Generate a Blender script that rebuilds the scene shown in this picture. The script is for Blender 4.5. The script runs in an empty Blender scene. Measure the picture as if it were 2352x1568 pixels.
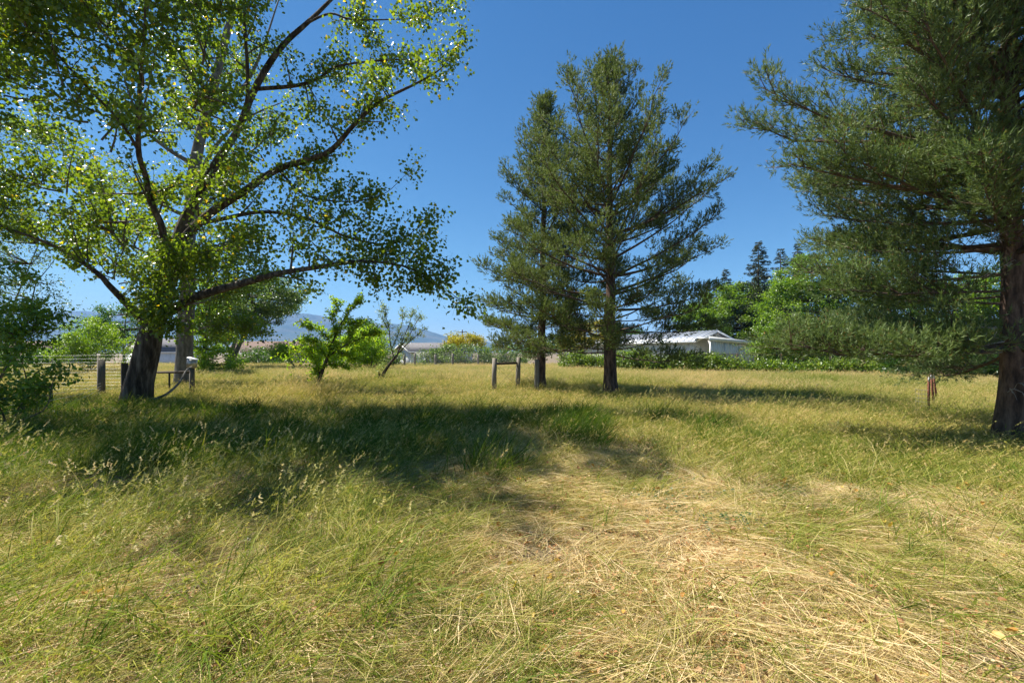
import bpy, math
import numpy as np
from mathutils import Vector, Matrix, Euler

SC = bpy.context.scene
COL = SC.collection
R = math.radians
rng = np.random.default_rng(7)

# ------------------------------------------------------------------ camera
F = 1045.0            # focal length for a frame 2352 wide
EYE = 1.6
HOR = 808.0
cd = bpy.data.cameras.new('camera')
cam = bpy.data.objects.new('camera', cd)
COL.objects.link(cam)
cd.sensor_width = 36.0
cd.lens = 36.0 * F / 2352.0
cd.shift_y = (HOR - 784.0) / 2352.0
cd.clip_start = 0.05
cd.clip_end = 40000
cam.location = (0, 0, EYE)
cam.rotation_euler = (R(90), 0, 0)
SC.camera = cam

# ------------------------------------------------------------------ sky, sun, exposure
SUN_EL, SUN_AZ = 57.0, -66.0       # azimuth from +Y towards +X
w = bpy.data.worlds.new('World')
SC.world = w
w.use_nodes = True
wn = w.node_tree.nodes
sky = wn.new('ShaderNodeTexSky')
sky.sky_type = 'NISHITA'
sky.sun_disc = False
sky.sun_elevation = R(SUN_EL)
sky.sun_rotation = R(SUN_AZ)
sky.altitude = 1400
sky.air_density = 1.0
sky.dust_density = 0.25
sky.ozone_density = 2.5
sep = wn.new('ShaderNodeSeparateColor'); cmb = wn.new('ShaderNodeCombineColor')
pwr = wn.new('ShaderNodeMath'); pwr.operation = 'POWER'; pwr.inputs[1].default_value = 1.5
mul = wn.new('ShaderNodeMath'); mul.operation = 'MULTIPLY'; mul.inputs[1].default_value = .37
wl_ = w.node_tree.links.new
wl_(sky.outputs[0], sep.inputs[0]); wl_(sep.outputs[0], pwr.inputs[0]); wl_(pwr.outputs[0], mul.inputs[0])
wl_(mul.outputs[0], cmb.inputs[0])
for ch, p_, m_ in ((1, 1.1, .81), (2, .8, 1.47)):
    a_ = wn.new('ShaderNodeMath'); a_.operation = 'POWER'; a_.inputs[1].default_value = p_
    b_ = wn.new('ShaderNodeMath'); b_.operation = 'MULTIPLY'; b_.inputs[1].default_value = m_
    wl_(sep.outputs[ch], a_.inputs[0]); wl_(a_.outputs[0], b_.inputs[0]); wl_(b_.outputs[0], cmb.inputs[ch])
wl_(cmb.outputs[0], wn['Background'].inputs[0])      # deeper blue, the same all over the sky
wn['Background'].inputs[1].default_value = 0.054
sd = bpy.data.lights.new('sun', 'SUN')
sd.energy = 5.0
sd.angle = R(0.53)
sd.color = (1.0, 0.95, 0.86)
sun = bpy.data.objects.new('sun', sd)
COL.objects.link(sun)
tosun = Vector((math.sin(R(SUN_AZ)) * math.cos(R(SUN_EL)), math.cos(R(SUN_AZ)) * math.cos(R(SUN_EL)), math.sin(R(SUN_EL))))
sun.rotation_euler = tosun.to_track_quat('Z', 'Y').to_euler()
sun.location = (-30, 10, 40)
vs = SC.view_settings
vs.view_transform = 'Standard'
vs.look = 'None'
vs.exposure = 1.25
vs.gamma = 1.0
vs.use_curve_mapping = False
SC.cycles.max_bounces = 8
SC.cycles.diffuse_bounces = 3
SC.cycles.transmission_bounces = 4
SC.cycles.glossy_bounces = 2
SC.cycles.volume_bounces = 0

# ------------------------------------------------------------------ helpers
def pw(u, v, d):
    """photo pixel (2352 wide) at distance d -> world"""
    return np.array(((u - 1176.0) / F * d, d, EYE + (HOR - v) / F * d))

def hash2(ix, iy, seed):
    h = (ix.astype(np.int64) * 374761393 + iy.astype(np.int64) * 668265263 + seed * 974711) & 0x7fffffff
    h = ((h ^ (h >> 13)) * 1274126177) & 0x7fffffff
    return ((h ^ (h >> 16)) & 0xffff) / 65535.0

def vnoise(x, y, seed=0):
    x = np.asarray(x, float); y = np.asarray(y, float)
    ix = np.floor(x); iy = np.floor(y)
    fx = x - ix; fy = y - iy
    fx = fx * fx * (3 - 2 * fx); fy = fy * fy * (3 - 2 * fy)
    a = hash2(ix, iy, seed); b = hash2(ix + 1, iy, seed)
    c = hash2(ix, iy + 1, seed); d = hash2(ix + 1, iy + 1, seed)
    return (a * (1 - fx) + b * fx) * (1 - fy) + (c * (1 - fx) + d * fx) * fy

def fbm(x, y, seed=0, n=4):
    s = 0; a = .5
    for k in range(n):
        s = s + a * vnoise(x * 2 ** k, y * 2 ** k, seed + 17 * k); a *= .5
    return s

def smooth(e0, e1, x):
    t = np.clip((x - e0) / (e1 - e0), 0, 1)
    return t * t * (3 - 2 * t)

def H(x, y):
    """ground height"""
    x = np.asarray(x, float); y = np.asarray(y, float)
    near = 1 - smooth(9, 30, np.hypot(x, y))
    h = (fbm(x * .9, y * .9, 3, 3) - .45) * .16 * near
    h = h + (fbm(x * .16, y * .16, 5, 2) - .4) * .22 * smooth(2, 9, np.hypot(x, y)) * (1 - smooth(60, 90, np.abs(y)))
    h = h - 1.6 * smooth(44, 76, y)
    return h

def norm(a):
    return a / np.maximum(np.linalg.norm(a, axis=-1, keepdims=True), 1e-9)

class Geo:
    """collects vertices and faces (equal-size groups), with a per-vertex tint"""
    def __init__(self):
        self.V = []; self.F = []; self.T = []; self.n = 0
    def add(self, V, faces, tint=0.5):
        V = np.asarray(V, float).reshape(-1, 3)
        for f in faces:
            f = np.asarray(f, int)
            if f.size: self.F.append(f + self.n)
        self.V.append(V)
        self.T.append(np.broadcast_to(np.asarray(tint, float), (len(V),)).copy())
        self.n += len(V)
        return self
    def tube(self, P, rad, sides=6, tint=.5, cap=True, furrow=0, seed=0):
        P = np.asarray(P, float); n = len(P)
        rad = np.broadcast_to(np.asarray(rad, float), (n,))
        T = norm(np.gradient(P, axis=0))
        ref = np.array((0., 0, 1)) if abs(T[:, 2].mean()) < .8 else np.array((0., 1, 0))
        A = norm(np.cross(T, ref)); B = np.cross(T, A)
        th = np.arange(sides) * 2 * math.pi / sides
        rr = rad[:, None] * np.ones(sides)[None]
        if furrow:
            L = np.concatenate([[0], np.cumsum(np.linalg.norm(np.diff(P, axis=0), axis=1))])
            nz = vnoise(th[None] / (2 * math.pi) * sides * .42 + 0 * L[:, None], L[:, None] * 1.6 + 0 * th[None], seed)
            nz2 = vnoise(th[None] * 2.2 + 0 * L[:, None], L[:, None] * .8 + 0 * th[None], seed + 9)
            rr = rr * (1 + furrow * (nz - .5) * 2 + furrow * 1.2 * (nz2 - .5))
        V = P[:, None] + (A[:, None] * np.cos(th)[None, :, None] + B[:, None] * np.sin(th)[None, :, None]) * rr[..., None]
        i = np.arange(n - 1)[:, None] * sides; j = np.arange(sides)[None]
        q = np.stack([i + j, i + (j + 1) % sides, i + sides + (j + 1) % sides, i + sides + j], -1).reshape(-1, 4)
        fs = [q]
        if cap: fs += [np.arange(sides)[None, ::-1], (np.arange(sides) + (n - 1) * sides)[None]]
        return self.add(V.reshape(-1, 3), fs, tint)
    def box(self, c, s, rot=None, tint=.5):
        c = np.asarray(c, float); s = np.asarray(s, float) / 2
        V = np.array([(x, y, z) for x in (-1, 1) for y in (-1, 1) for z in (-1, 1)], float) * s
        if rot is not None: V = V @ np.array(rot).T
        return self.add(V + c, [[(0, 1, 3, 2), (4, 6, 7, 5), (0, 4, 5, 1), (2, 3, 7, 6), (0, 2, 6, 4), (1, 5, 7, 3)]], tint)
    def obj(self, name, mat, parent=None, smooth=False, attrs=None, **props):
        me = bpy.data.meshes.new(name)
        V = np.concatenate(self.V) if self.V else np.zeros((0, 3))
        me.vertices.add(len(V)); me.vertices.foreach_set('co', V.astype(np.float32).ravel())
        if self.F:
            loops = np.concatenate([f.ravel() for f in self.F])
            sizes = np.concatenate([np.full(len(f), f.shape[1]) for f in self.F])
            starts = np.concatenate([[0], np.cumsum(sizes)[:-1]])
            me.loops.add(len(loops)); me.loops.foreach_set('vertex_index', loops.astype(np.int32))
            me.polygons.add(len(sizes)); me.polygons.foreach_set('loop_start', starts.astype(np.int32))
            try: me.polygons.foreach_set('loop_total', sizes.astype(np.int32))
            except Exception: pass
            if smooth: me.polygons.foreach_set('use_smooth', np.ones(len(sizes), bool))
        a = me.attributes.new('tint', 'FLOAT', 'POINT')
        if self.T: a.data.foreach_set('value', np.concatenate(self.T).astype(np.float32))
        for k, (ty, val) in (attrs or {}).items():
            a = me.attributes.new(k, ty, 'POINT')
            a.data.foreach_set('vector' if ty == 'FLOAT_VECTOR' else 'value', np.asarray(val).ravel())
        me.update(calc_edges=True); me.validate()
        if mat is not None: me.materials.append(mat)
        o = bpy.data.objects.new(name, me); COL.objects.link(o)
        if parent is not None: o.parent = parent; o.matrix_parent_inverse = Matrix()
        for k, v in props.items(): o[k] = v
        return o

def tag(o, label, cat, group=None, kind=None):
    o['label'] = label
    if cat: o['category'] = cat
    if group: o['group'] = group
    if kind: o['kind'] = kind
    return o

def thing(name, label, cat, loc=(0, 0, 0), group=None):
    o = bpy.data.objects.new(name, None); COL.objects.link(o)
    o.location = loc; o.empty_display_size = .2
    return tag(o, label, cat, group)

# ------------------------------------------------------------------ materials
def nodes(name):
    m = bpy.data.materials.new(name); m.use_nodes = True
    nt = m.node_tree; nt.nodes.clear()
    out = nt.nodes.new('ShaderNodeOutputMaterial')
    def N(t, **k):
        n = nt.nodes.new(t)
        for a, b in k.items():
            if hasattr(n, a): setattr(n, a, b)
        return n
    def L(a, b): nt.links.new(a, b)
    return m, N, L, out

def ramp(N, stops):
    r = N('ShaderNodeValToRGB'); e = r.color_ramp.elements
    e[0].position, e[0].color = stops[0][0], (*stops[0][1], 1)
    e[1].position, e[1].color = stops[-1][0], (*stops[-1][1], 1)
    for p, c in stops[1:-1]:
        k = e.new(p); k.color = (*c, 1)
    return r

def leaf_mat(name, stops, trans, tf=.42, rough=.38, spec=.5, noise=None, scale=1.2):
    """thin leaf: reflects, lets light through, shines; colour by the leaf's own tint"""
    m, N, L, out = nodes(name)
    at = N('ShaderNodeAttribute', attribute_name='tint')
    r = ramp(N, stops); L(at.outputs['Fac'], r.inputs[0])
    col = r.outputs[0]
    p = N('ShaderNodeBsdfPrincipled'); L(col, p.inputs['Base Color'])
    p.inputs['Roughness'].default_value = rough
    p.inputs['Specular IOR Level'].default_value = spec
    t = N('ShaderNodeBsdfTranslucent')
    mx = N('ShaderNodeMix', data_type='RGBA', blend_type='MULTIPLY'); mx.inputs[0].default_value = 1
    L(col, mx.inputs[6]); mx.inputs[7].default_value = (*trans, 1)
    L(mx.outputs[2], t.inputs[0])
    s = N('ShaderNodeMixShader'); s.inputs[0].default_value = tf
    L(p.outputs[0], s.inputs[1]); L(t.outputs[0], s.inputs[2]); L(s.outputs[0], out.inputs[0])
    return m

def solid_mat(name, stops, scale=(4, 4, 4), rough=.8, bump=.3, spec=.3, detail=6, metallic=0, dist=.02):
    m, N, L, out = nodes(name)
    tc = N('ShaderNodeTexCoord'); mp = N('ShaderNodeMapping'); L(tc.outputs['Object'], mp.inputs[0])
    mp.inputs['Scale'].default_value = scale
    nz = N('ShaderNodeTexNoise'); nz.inputs['Scale'].default_value = 1; nz.inputs['Detail'].default_value = detail
    nz.inputs['Roughness'].default_value = .65
    L(mp.outputs[0], nz.inputs[0])
    r = ramp(N, stops); L(nz.outputs['Fac'], r.inputs[0])
    p = N('ShaderNodeBsdfPrincipled'); L(r.outputs[0], p.inputs['Base Color'])
    p.inputs['Roughness'].default_value = rough; p.inputs['Specular IOR Level'].default_value = spec
    p.inputs['Metallic'].default_value = metallic
    if bump:
        b = N('ShaderNodeBump'); b.inputs['Strength'].default_value = bump; b.inputs['Distance'].default_value = dist
        L(nz.outputs['Fac'], b.inputs['Height']); L(b.outputs[0], p.inputs['Normal'])
    L(p.outputs[0], out.inputs[0])
    return m

def grass_mat(name, green, green2, dry, dry2, tf=.35, patch=.35, amount=.0):
    """tint: 0 green .. 1 dry per blade; patches of drier growth over the field"""
    m, N, L, out = nodes(name)
    at = N('ShaderNodeAttribute', attribute_name='tint')
    geo = N('ShaderNodeNewGeometry')
    nz = N('ShaderNodeTexNoise'); nz.inputs['Scale'].default_value = patch; nz.inputs['Detail'].default_value = 4
    L(geo.outputs['Position'], nz.inputs[0])
    oi = N('ShaderNodeObjectInfo')
    ma = N('ShaderNodeMath', operation='MULTIPLY_ADD'); L(nz.outputs['Fac'], ma.inputs[0]); ma.inputs[1].default_value = 1.5; ma.inputs[2].default_value = -.75 + amount
    ad = N('ShaderNodeMath', operation='ADD'); L(ma.outputs[0], ad.inputs[0]); L(at.outputs['Fac'], ad.inputs[1])
    mb = N('ShaderNodeMath', operation='MULTIPLY_ADD'); L(oi.outputs['Random'], mb.inputs[0]); mb.inputs[1].default_value = .36; mb.inputs[2].default_value = -.18
    a2 = N('ShaderNodeMath', operation='ADD'); L(ad.outputs[0], a2.inputs[0]); L(mb.outputs[0], a2.inputs[1])
    r = ramp(N, [(0, green2), (.3, green), (.62, dry2), (1, dry)]); L(a2.outputs[0], r.inputs[0])
    p = N('ShaderNodeBsdfPrincipled'); L(r.outputs[0], p.inputs['Base Color'])
    p.inputs['Roughness'].default_value = .6; p.inputs['Specular IOR Level'].default_value = .14
    t = N('ShaderNodeBsdfTranslucent')
    mx = N('ShaderNodeMix', data_type='RGBA', blend_type='MULTIPLY'); mx.inputs[0].default_value = 1
    L(r.outputs[0], mx.inputs[6]); mx.inputs[7].default_value = (1.25, 1.2, .8, 1)
    L(mx.outputs[2], t.inputs[0])
    s = N('ShaderNodeMixShader'); s.inputs[0].default_value = tf
    L(p.outputs[0], s.inputs[1]); L(t.outputs[0], s.inputs[2]); L(s.outputs[0], out.inputs[0])
    return m

M = {}
M['cotton_leaf'] = leaf_mat('cottonwood_leaf', [(0, (.06, .11, .012)), (.5, (.105, .17, .016)), (.9, (.16, .22, .02)), (.955, (.19, .23, .02)), (1, (.45, .33, .02))], (2.3, 2.1, .8), .48, .36, .5)
M['orchard_leaf'] = leaf_mat('orchard_leaf', [(0, (.11, .185, .016)), (.6, (.17, .27, .022)), (.95, (.23, .31, .03)), (1, (.36, .32, .03))], (2.1, 2.1, .6), .58, .4, .4)
M['shrub_leaf'] = leaf_mat('shrub_leaf', [(0, (.03, .075, .012)), (.6, (.055, .12, .018)), (1, (.09, .16, .02))], (2.0, 2.0, .8), .4, .35, .5)
M['bright_leaf'] = leaf_mat('bright_leaf', [(0, (.08, .15, .013)), (.6, (.135, .225, .018)), (1, (.2, .28, .022))], (2.0, 2.0, .8), .42, .35, .5)
M['maple_leaf'] = leaf_mat('maple_leaf', [(0, (.07, .135, .016)), (.6, (.125, .215, .024)), (1, (.19, .27, .03))], (2.0, 2.0, .8), .42, .35, .5)
M['yellow_leaf'] = leaf_mat('yellow_leaf', [(0, (.2, .22, .015)), (.6, (.36, .32, .018)), (1, (.5, .4, .02))], (1.5, 1.4, .8), .4, .4, .4)
M['grey_leaf'] = leaf_mat('grey_leaf', [(0, (.07, .115, .035)), (.6, (.12, .175, .055)), (1, (.18, .23, .08))], (1.8, 1.9, .9), .4, .35, .5)
M['willow_leaf'] = leaf_mat('willow_leaf', [(0, (.14, .2, .05)), (.6, (.2, .26, .06)), (1, (.27, .31, .08))], (1.6, 1.6, .9), .4, .4, .4)
M['vine_leaf'] = leaf_mat('vine_leaf', [(0, (.08, .135, .016)), (.6, (.13, .205, .025)), (1, (.23, .28, .05))], (1.9, 1.9, .8), .4, .38, .5)
M['needle'] = leaf_mat('pine_needle', [(0, (.075, .11, .028)), (.5, (.135, .178, .046)), (1, (.21, .245, .075))], (1.2, 1.25, .8), .3, .55, .25)
M['needle_near'] = leaf_mat('pine_needle_near', [(0, (.07, .11, .03)), (.5, (.125, .178, .052)), (1, (.2, .25, .09))], (1.2, 1.25, .8), .3, .5, .28)
M['spruce'] = leaf_mat('spruce_needle', [(0, (.022, .036, .014)), (.6, (.04, .06, .02)), (1, (.07, .08, .03))], (1.2, 1.2, .8), .2, .5, .4)
M['dead_needle'] = leaf_mat('dead_needle', [(0, (.1, .07, .05)), (1, (.16, .12, .09))], (1, 1, 1), .2, .6, .3)
M['bud'] = leaf_mat('pine_bud', [(0, (.25, .12, .04)), (1, (.4, .2, .06))], (1, 1, 1), .1, .5, .3)
M['bark'] = solid_mat('furrowed_bark', [(.3, (.012, .009, .007)), (.48, (.06, .045, .033)), (.7, (.2, .165, .13))], (9, 9, 1.5), .9, .9, .2, dist=.05)
M['grey_bark'] = solid_mat('grey_bark', [(.25, (.05, .045, .038)), (.5, (.15, .135, .115)), (.75, (.27, .25, .22))], (9, 9, 2.5), .85, .7, .2, dist=.03)
M['pine_bark'] = solid_mat('pine_bark', [(.3, (.016, .012, .01)), (.48, (.085, .055, .04)), (.7, (.23, .15, .105))], (10, 10, 2.6), .9, .9, .2, dist=.04)
M['pine_branch'] = solid_mat('pine_branch', [(.25, (.05, .036, .026)), (.5, (.11, .075, .052)), (.75, (.2, .145, .105))], (12, 12, 12), .85, .5, .2)
M['twig'] = solid_mat('twig', [(.3, (.07, .055, .04)), (.7, (.17, .14, .11))], (20, 20, 20), .8, .2, .3)
M['dead_twig'] = solid_mat('dead_twig', [(.3, (.22, .2, .18)), (.7, (.42, .39, .36))], (20, 20, 20), .8, .2, .3)
M['old_wood'] = solid_mat('weathered_wood', [(.2, (.1, .085, .07)), (.5, (.23, .2, .165)), (.8, (.36, .33, .29))], (30, 30, 2.5), .85, .6, .2, dist=.01)
M['shaded_wood'] = solid_mat('shaded_grey_wood', [(.2, (.05, .045, .038)), (.5, (.12, .105, .085)), (.8, (.19, .17, .14))], (30, 30, 2.5), .85, .6, .2, dist=.01)  # darker copy of the weathered wood, the posts' shade put into its colour
M['dark_wood'] = solid_mat('dark_wood', [(.2, (.03, .022, .016)), (.8, (.09, .07, .05))], (25, 25, 25), .85, .5, .2)
M['rust'] = solid_mat('rusty_steel', [(.3, (.07, .02, .012)), (.55, (.16, .055, .03)), (.8, (.24, .12, .07))], (25, 25, 25), .75, .3, .3)
M['green_post'] = solid_mat('dark_post', [(.3, (.012, .018, .014)), (.8, (.035, .04, .03))], (25, 25, 25), .7, .2, .3)
M['wire'] = solid_mat('galvanised_wire', [(.3, (.3, .3, .3)), (.8, (.5, .5, .5))], (25, 25, 25), .4, 0, .5, metallic=.8)
M['white_paint'] = solid_mat('white_paint', [(.25, (.62, .62, .6)), (.5, (.8, .8, .79)), (.8, (.84, .84, .83))], (3, 3, 1.2), .55, .08, .4)
M['peeling'] = solid_mat('peeling_paint', [(.3, (.3, .25, .19)), (.36, (.68, .66, .6)), (.8, (.76, .74, .68))], (5, 5, 7), .7, .3, .3)
M['metal_roof'] = solid_mat('galvanised_roof', [(.3, (.52, .55, .58)), (.7, (.68, .7, .73))], (.8, .8, .8), .32, .03, .5, metallic=.55)
M['brown_roof'] = solid_mat('brown_shingles', [(.3, (.10, .07, .055)), (.7, (.16, .11, .09))], (3, 3, 9), .9, .3, .2)
M['grey_roof'] = solid_mat('grey_shingles', [(.3, (.1, .095, .1)), (.7, (.17, .165, .17))], (3, 3, 9), .9, .3, .2)
M['tan_wall'] = solid_mat('tan_wall', [(.3, (.25, .2, .16)), (.7, (.34, .28, .23))], (3, 3, 3), .9, .1, .2)
M['glass'] = solid_mat('window_glass', [(.3, (.02, .025, .03)), (.7, (.04, .045, .05))], (2, 2, 2), .1, 0, .6)
M['yellow_litter'] = leaf_mat('fallen_leaf', [(0, (.22, .1, .03)), (.5, (.42, .22, .04)), (1, (.6, .42, .06))], (1.2, 1.1, .8), .2, .5, .4)
M['tan_litter'] = leaf_mat('dry_litter', [(0, (.22, .09, .03)), (.5, (.4, .22, .09)), (1, (.56, .43, .25))], (1.1, 1, .9), .15, .7, .2)

GRN, GRN2 = (.15, .195, .018), (.07, .13, .012)
DRY, DRY2 = (.46, .36, .17), (.27, .25, .075)
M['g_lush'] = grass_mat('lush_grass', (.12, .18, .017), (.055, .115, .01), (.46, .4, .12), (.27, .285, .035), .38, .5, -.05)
M['g_blade'] = grass_mat('upright_blades', (.18, .24, .028), (.09, .155, .015), (.52, .45, .17), (.36, .36, .07), .4, .8, -.02)
M['g_meadow'] = grass_mat('meadow_grass', GRN, GRN2, (.62, .49, .22), (.36, .345, .08), .35, .22, .0)
M['g_dry'] = grass_mat('dry_grass', (.2, .25, .035), (.12, .185, .025), (.66, .52, .29), (.42, .40, .14), .35, .16, -.14)
M['g_straw'] = grass_mat('straw', (.33, .33, .075), (.17, .22, .03), (.74, .59, .34), (.54, .40, .17), .25, .9, .06)
M['weed'] = leaf_mat('weed_leaf', [(0, (.04, .085, .035)), (1, (.085, .14, .06))], (1.6, 1.7, 1), .35, .4, .4)

# ------------------------------------------------------------------ ground, mountains, haze
def axis(lo, hi, c, fine, n_near, n_far):
    s = np.linspace(-1, 1, n_far * 2 + 1)
    a = np.sign(s) * (np.expm1(np.abs(s) * 7) / np.expm1(7))
    pts = np.where(a < 0, c + a * (c - lo), c + a * (hi - c))
    near = c + np.arange(-n_near, n_near + 1) * fine
    return np.unique(np.round(np.concatenate([pts[np.abs(pts - c) > n_near * fine + .2], near]), 3))

def make_ground():
    xs = axis(-9000, 9000, 0, .2, 50, 70); ys = axis(-300, 7200, 6, .2, 40, 70)
    X, Y = np.meshgrid(xs, ys, indexing='ij')
    V = np.stack([X, Y, H(X, Y)], -1).reshape(-1, 3)
    ny = len(ys)
    i = np.arange(len(xs) - 1)[:, None] * ny; j = np.arange(ny - 1)[None]
    q = np.stack([i + j, i + ny + j, i + ny + j + 1, i + j + 1], -1).reshape(-1, 4)
    m, N, L, out = nodes('soil_and_thatch')
    geo = N('ShaderNodeNewGeometry')
    n1 = N('ShaderNodeTexNoise'); n1.inputs['Scale'].default_value = 1.3; n1.inputs['Detail'].default_value = 8
    n2 = N('ShaderNodeTexNoise'); n2.inputs['Scale'].default_value = 38; n2.inputs['Detail'].default_value = 6
    L(geo.outputs['Position'], n1.inputs[0]); L(geo.outputs['Position'], n2.inputs[0])
    r1 = ramp(N, [(.3, (.09, .07, .035)), (.5, (.19, .14, .08)), (.7, (.3, .22, .13))]); L(n1.outputs['Fac'], r1.inputs[0])
    r2 = ramp(N, [(.3, (.35, .3, .25)), (.55, (.9, .9, .85)), (.7, (1.25, 1.2, 1.1))]); L(n2.outputs['Fac'], r2.inputs[0])
    mx = N('ShaderNodeMix', data_type='RGBA', blend_type='MULTIPLY'); mx.inputs[0].default_value = 1
    L(r1.outputs[0], mx.inputs[6]); L(r2.outputs[0], mx.inputs[7])
    p = N('ShaderNodeBsdfPrincipled'); L(mx.outputs[2], p.inputs['Base Color']); p.inputs['Roughness'].default_value = .95
    b = N('ShaderNodeBump'); b.inputs['Strength'].default_value = .6; b.inputs['Distance'].default_value = .03
    L(n2.outputs['Fac'], b.inputs['Height']); L(b.outputs[0], p.inputs['Normal']); L(p.outputs[0], out.inputs[0])
    o = Geo().add(V, [q]).obj('ground', m, smooth=True)
    tag(o, 'open field of soil and thatch under the grass', 'ground', kind='structure')

def make_mountains():
    D = 5000.
    prof = np.array([(-300, 728), (-100, 722), (0, 722), (100, 717), (200, 712), (260, 720), (350, 733), (450, 728), (550, 713), (620, 712), (690, 721), (730, 723), (760, 733), (800, 738), (840, 742), (870, 744), (909, 743), (945, 748), (985, 761), (1019, 771), (1040, 776), (1090, 781), (1150, 789), (1250, 798), (1500, 801), (2352, 803), (2700, 804)])
    us = np.linspace(-300, 2700, 380)
    cz = np.interp(us, prof[:, 0], (HOR - prof[:, 1]) / F * D)
    rows = np.linspace(0, 1, 64)
    X = (us[:, None] - 1176) / F * D + 0 * rows[None]
    Y = 3300 + rows[None] * 3400 + 0 * us[:, None]
    k = np.where(rows < .5, rows / .5, (1 - rows) / .5)
    k = k ** .85
    rid = 1 - np.abs(2 * fbm(X / 420., Y / 900., 21, 5) - 1)
    rid2 = fbm(X / 130., Y / 260., 31, 4)
    Z = cz[:, None] * k[None] * (1 + ((rid - .75) * .9 + (rid2 - .47) * .5) * (1 - np.clip(k[None], 0, 1) ** 6)) - 6 * (1 - k[None])
    Z = Z + (rid2 - .5) * 10 * k[None]
    n = len(rows)
    i = np.arange(len(us) - 1)[:, None] * n; j = np.arange(n - 1)[None]
    q = np.stack([i + j, i + n + j, i + n + j + 1, i + j + 1], -1).reshape(-1, 4)
    m = solid_mat('mountain_slope', [(.3, (.02, .035, .02)), (.47, (.045, .06, .033)), (.6, (.085, .085, .055)), (.75, (.17, .14, .1))], (.004, .004, .008), .95, 0, .1, 10)
    o = Geo().add(np.stack([X, Y, Z], -1).reshape(-1, 3), [q]).obj('mountains', m, smooth=True)
    tag(o, 'hazy blue mountain ridge on the horizon', 'mountains', kind='structure')

def make_haze():
    m, N, L, out = nodes('air')
    v = N('ShaderNodeVolumePrincipled')
    v.inputs['Color'].default_value = (.28, .54, 1.0, 1)
    v.inputs['Density'].default_value = 1.4e-4
    v.inputs['Anisotropy'].default_value = 0.0
    L(v.outputs[0], out.inputs['Volume'])
    o = Geo().box((0, 3450, 246), (18400, 7900, 504)).obj('haze', m)
    tag(o, 'pale blue air haze over the distance', 'haze', kind='stuff')

make_ground()
make_mountains()
make_haze()

# ------------------------------------------------------------------ foliage primitives
def rand_unit(n, r):
    return norm(r.normal(size=(n, 3)))

def leaves(P, A, N, size, aspect, r, fold=.25, wide=.38):
    """two-triangle leaves folded on the midrib: base P, along A, normal N"""
    n = len(P)
    size = np.broadcast_to(size, (n,))[:, None]
    A = norm(A); S = norm(np.cross(A, N)); U = np.cross(S, A)
    base = P; tip = P + A * size - U * size * .12
    mid = P + A * size * wide
    l = mid + S * size * aspect * .5 + U * size * fold * .4
    q = mid - S * size * aspect * .5 + U * size * fold * .4
    V = np.stack([base, l, tip, q], 1).reshape(-1, 3)
    k = np.arange(n)[:, None] * 4
    F1 = np.concatenate([k + np.array([[0, 2, 1]]), k + np.array([[0, 3, 2]])], 0)
    return V, F1

def needles(P, A, K, L, width, spread, shoot, r):
    """K thin needles around each shoot (base P, axis A)"""
    n = len(P)
    ref = rand_unit(n, r)
    S = norm(np.cross(A, ref)); T = np.cross(A, S)
    th = r.uniform(0, 2 * math.pi, (n, K)); t = r.uniform(0, 1, (n, K))
    rad = S[:, None] * np.cos(th)[..., None] + T[:, None] * np.sin(th)[..., None]
    sl = np.broadcast_to(shoot, (n,))[:, None, None]
    b = P[:, None] + A[:, None] * (t[..., None] * sl)
    sp = spread * (1.15 - .75 * t)[..., None]
    d = norm(A[:, None] + rad * sp)
    tip = b + d * (L * r.uniform(.7, 1.15, (n, K)))[..., None]
    sd = norm(np.cross(d, rand_unit(n * K, r).reshape(n, K, 3))) * width * .5
    V = np.stack([b - sd, b + sd, tip], 2).reshape(-1, 3)
    F1 = np.arange(n * K * 3).reshape(-1, 3)
    return V, F1

def bez(P, n):
    """smooth path through points (Catmull-Rom)"""
    P = np.asarray(P, float)
    Q = np.concatenate([[2 * P[0] - P[1]], P, [2 * P[-1] - P[-2]]])
    out = []
    m = len(P) - 1
    for s in np.linspace(0, m, n):
        i = min(int(s), m - 1); t = s - i
        a, b, c, d = Q[i], Q[i + 1], Q[i + 2], Q[i + 3]
        out.append(.5 * (2 * b + (c - a) * t + (2 * a - 5 * b + 4 * c - d) * t * t + (3 * b - a - 3 * c + d) * t ** 3))
    return np.array(out)

def single_leaf_mesh(name, mat, pts, tint):
    me = bpy.data.meshes.new(name)
    n = len(pts)
    me.from_pydata([(x, y, z) for x, y, z in pts], [], [(0, i, i + 1) for i in range(1, n - 1)])
    a = me.attributes.new('tint', 'FLOAT', 'POINT'); a.data.foreach_set('value', [tint] * n)
    me.materials.append(mat)
    return me

HEART = [(0, 0, 0), (-.05, .42, .1), (.12, .5, .09), (.4, .33, .05), (1, 0, -.08), (.4, -.33, .05), (.12, -.5, .09), (-.05, -.42, .1)]
OVAL = [(0, 0, 0), (.2, .18, .05), (.5, .25, .05), (.8, .15, 0), (1, 0, -.08), (.8, -.15, 0), (.5, -.25, .05), (.2, -.18, .05)]

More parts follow.
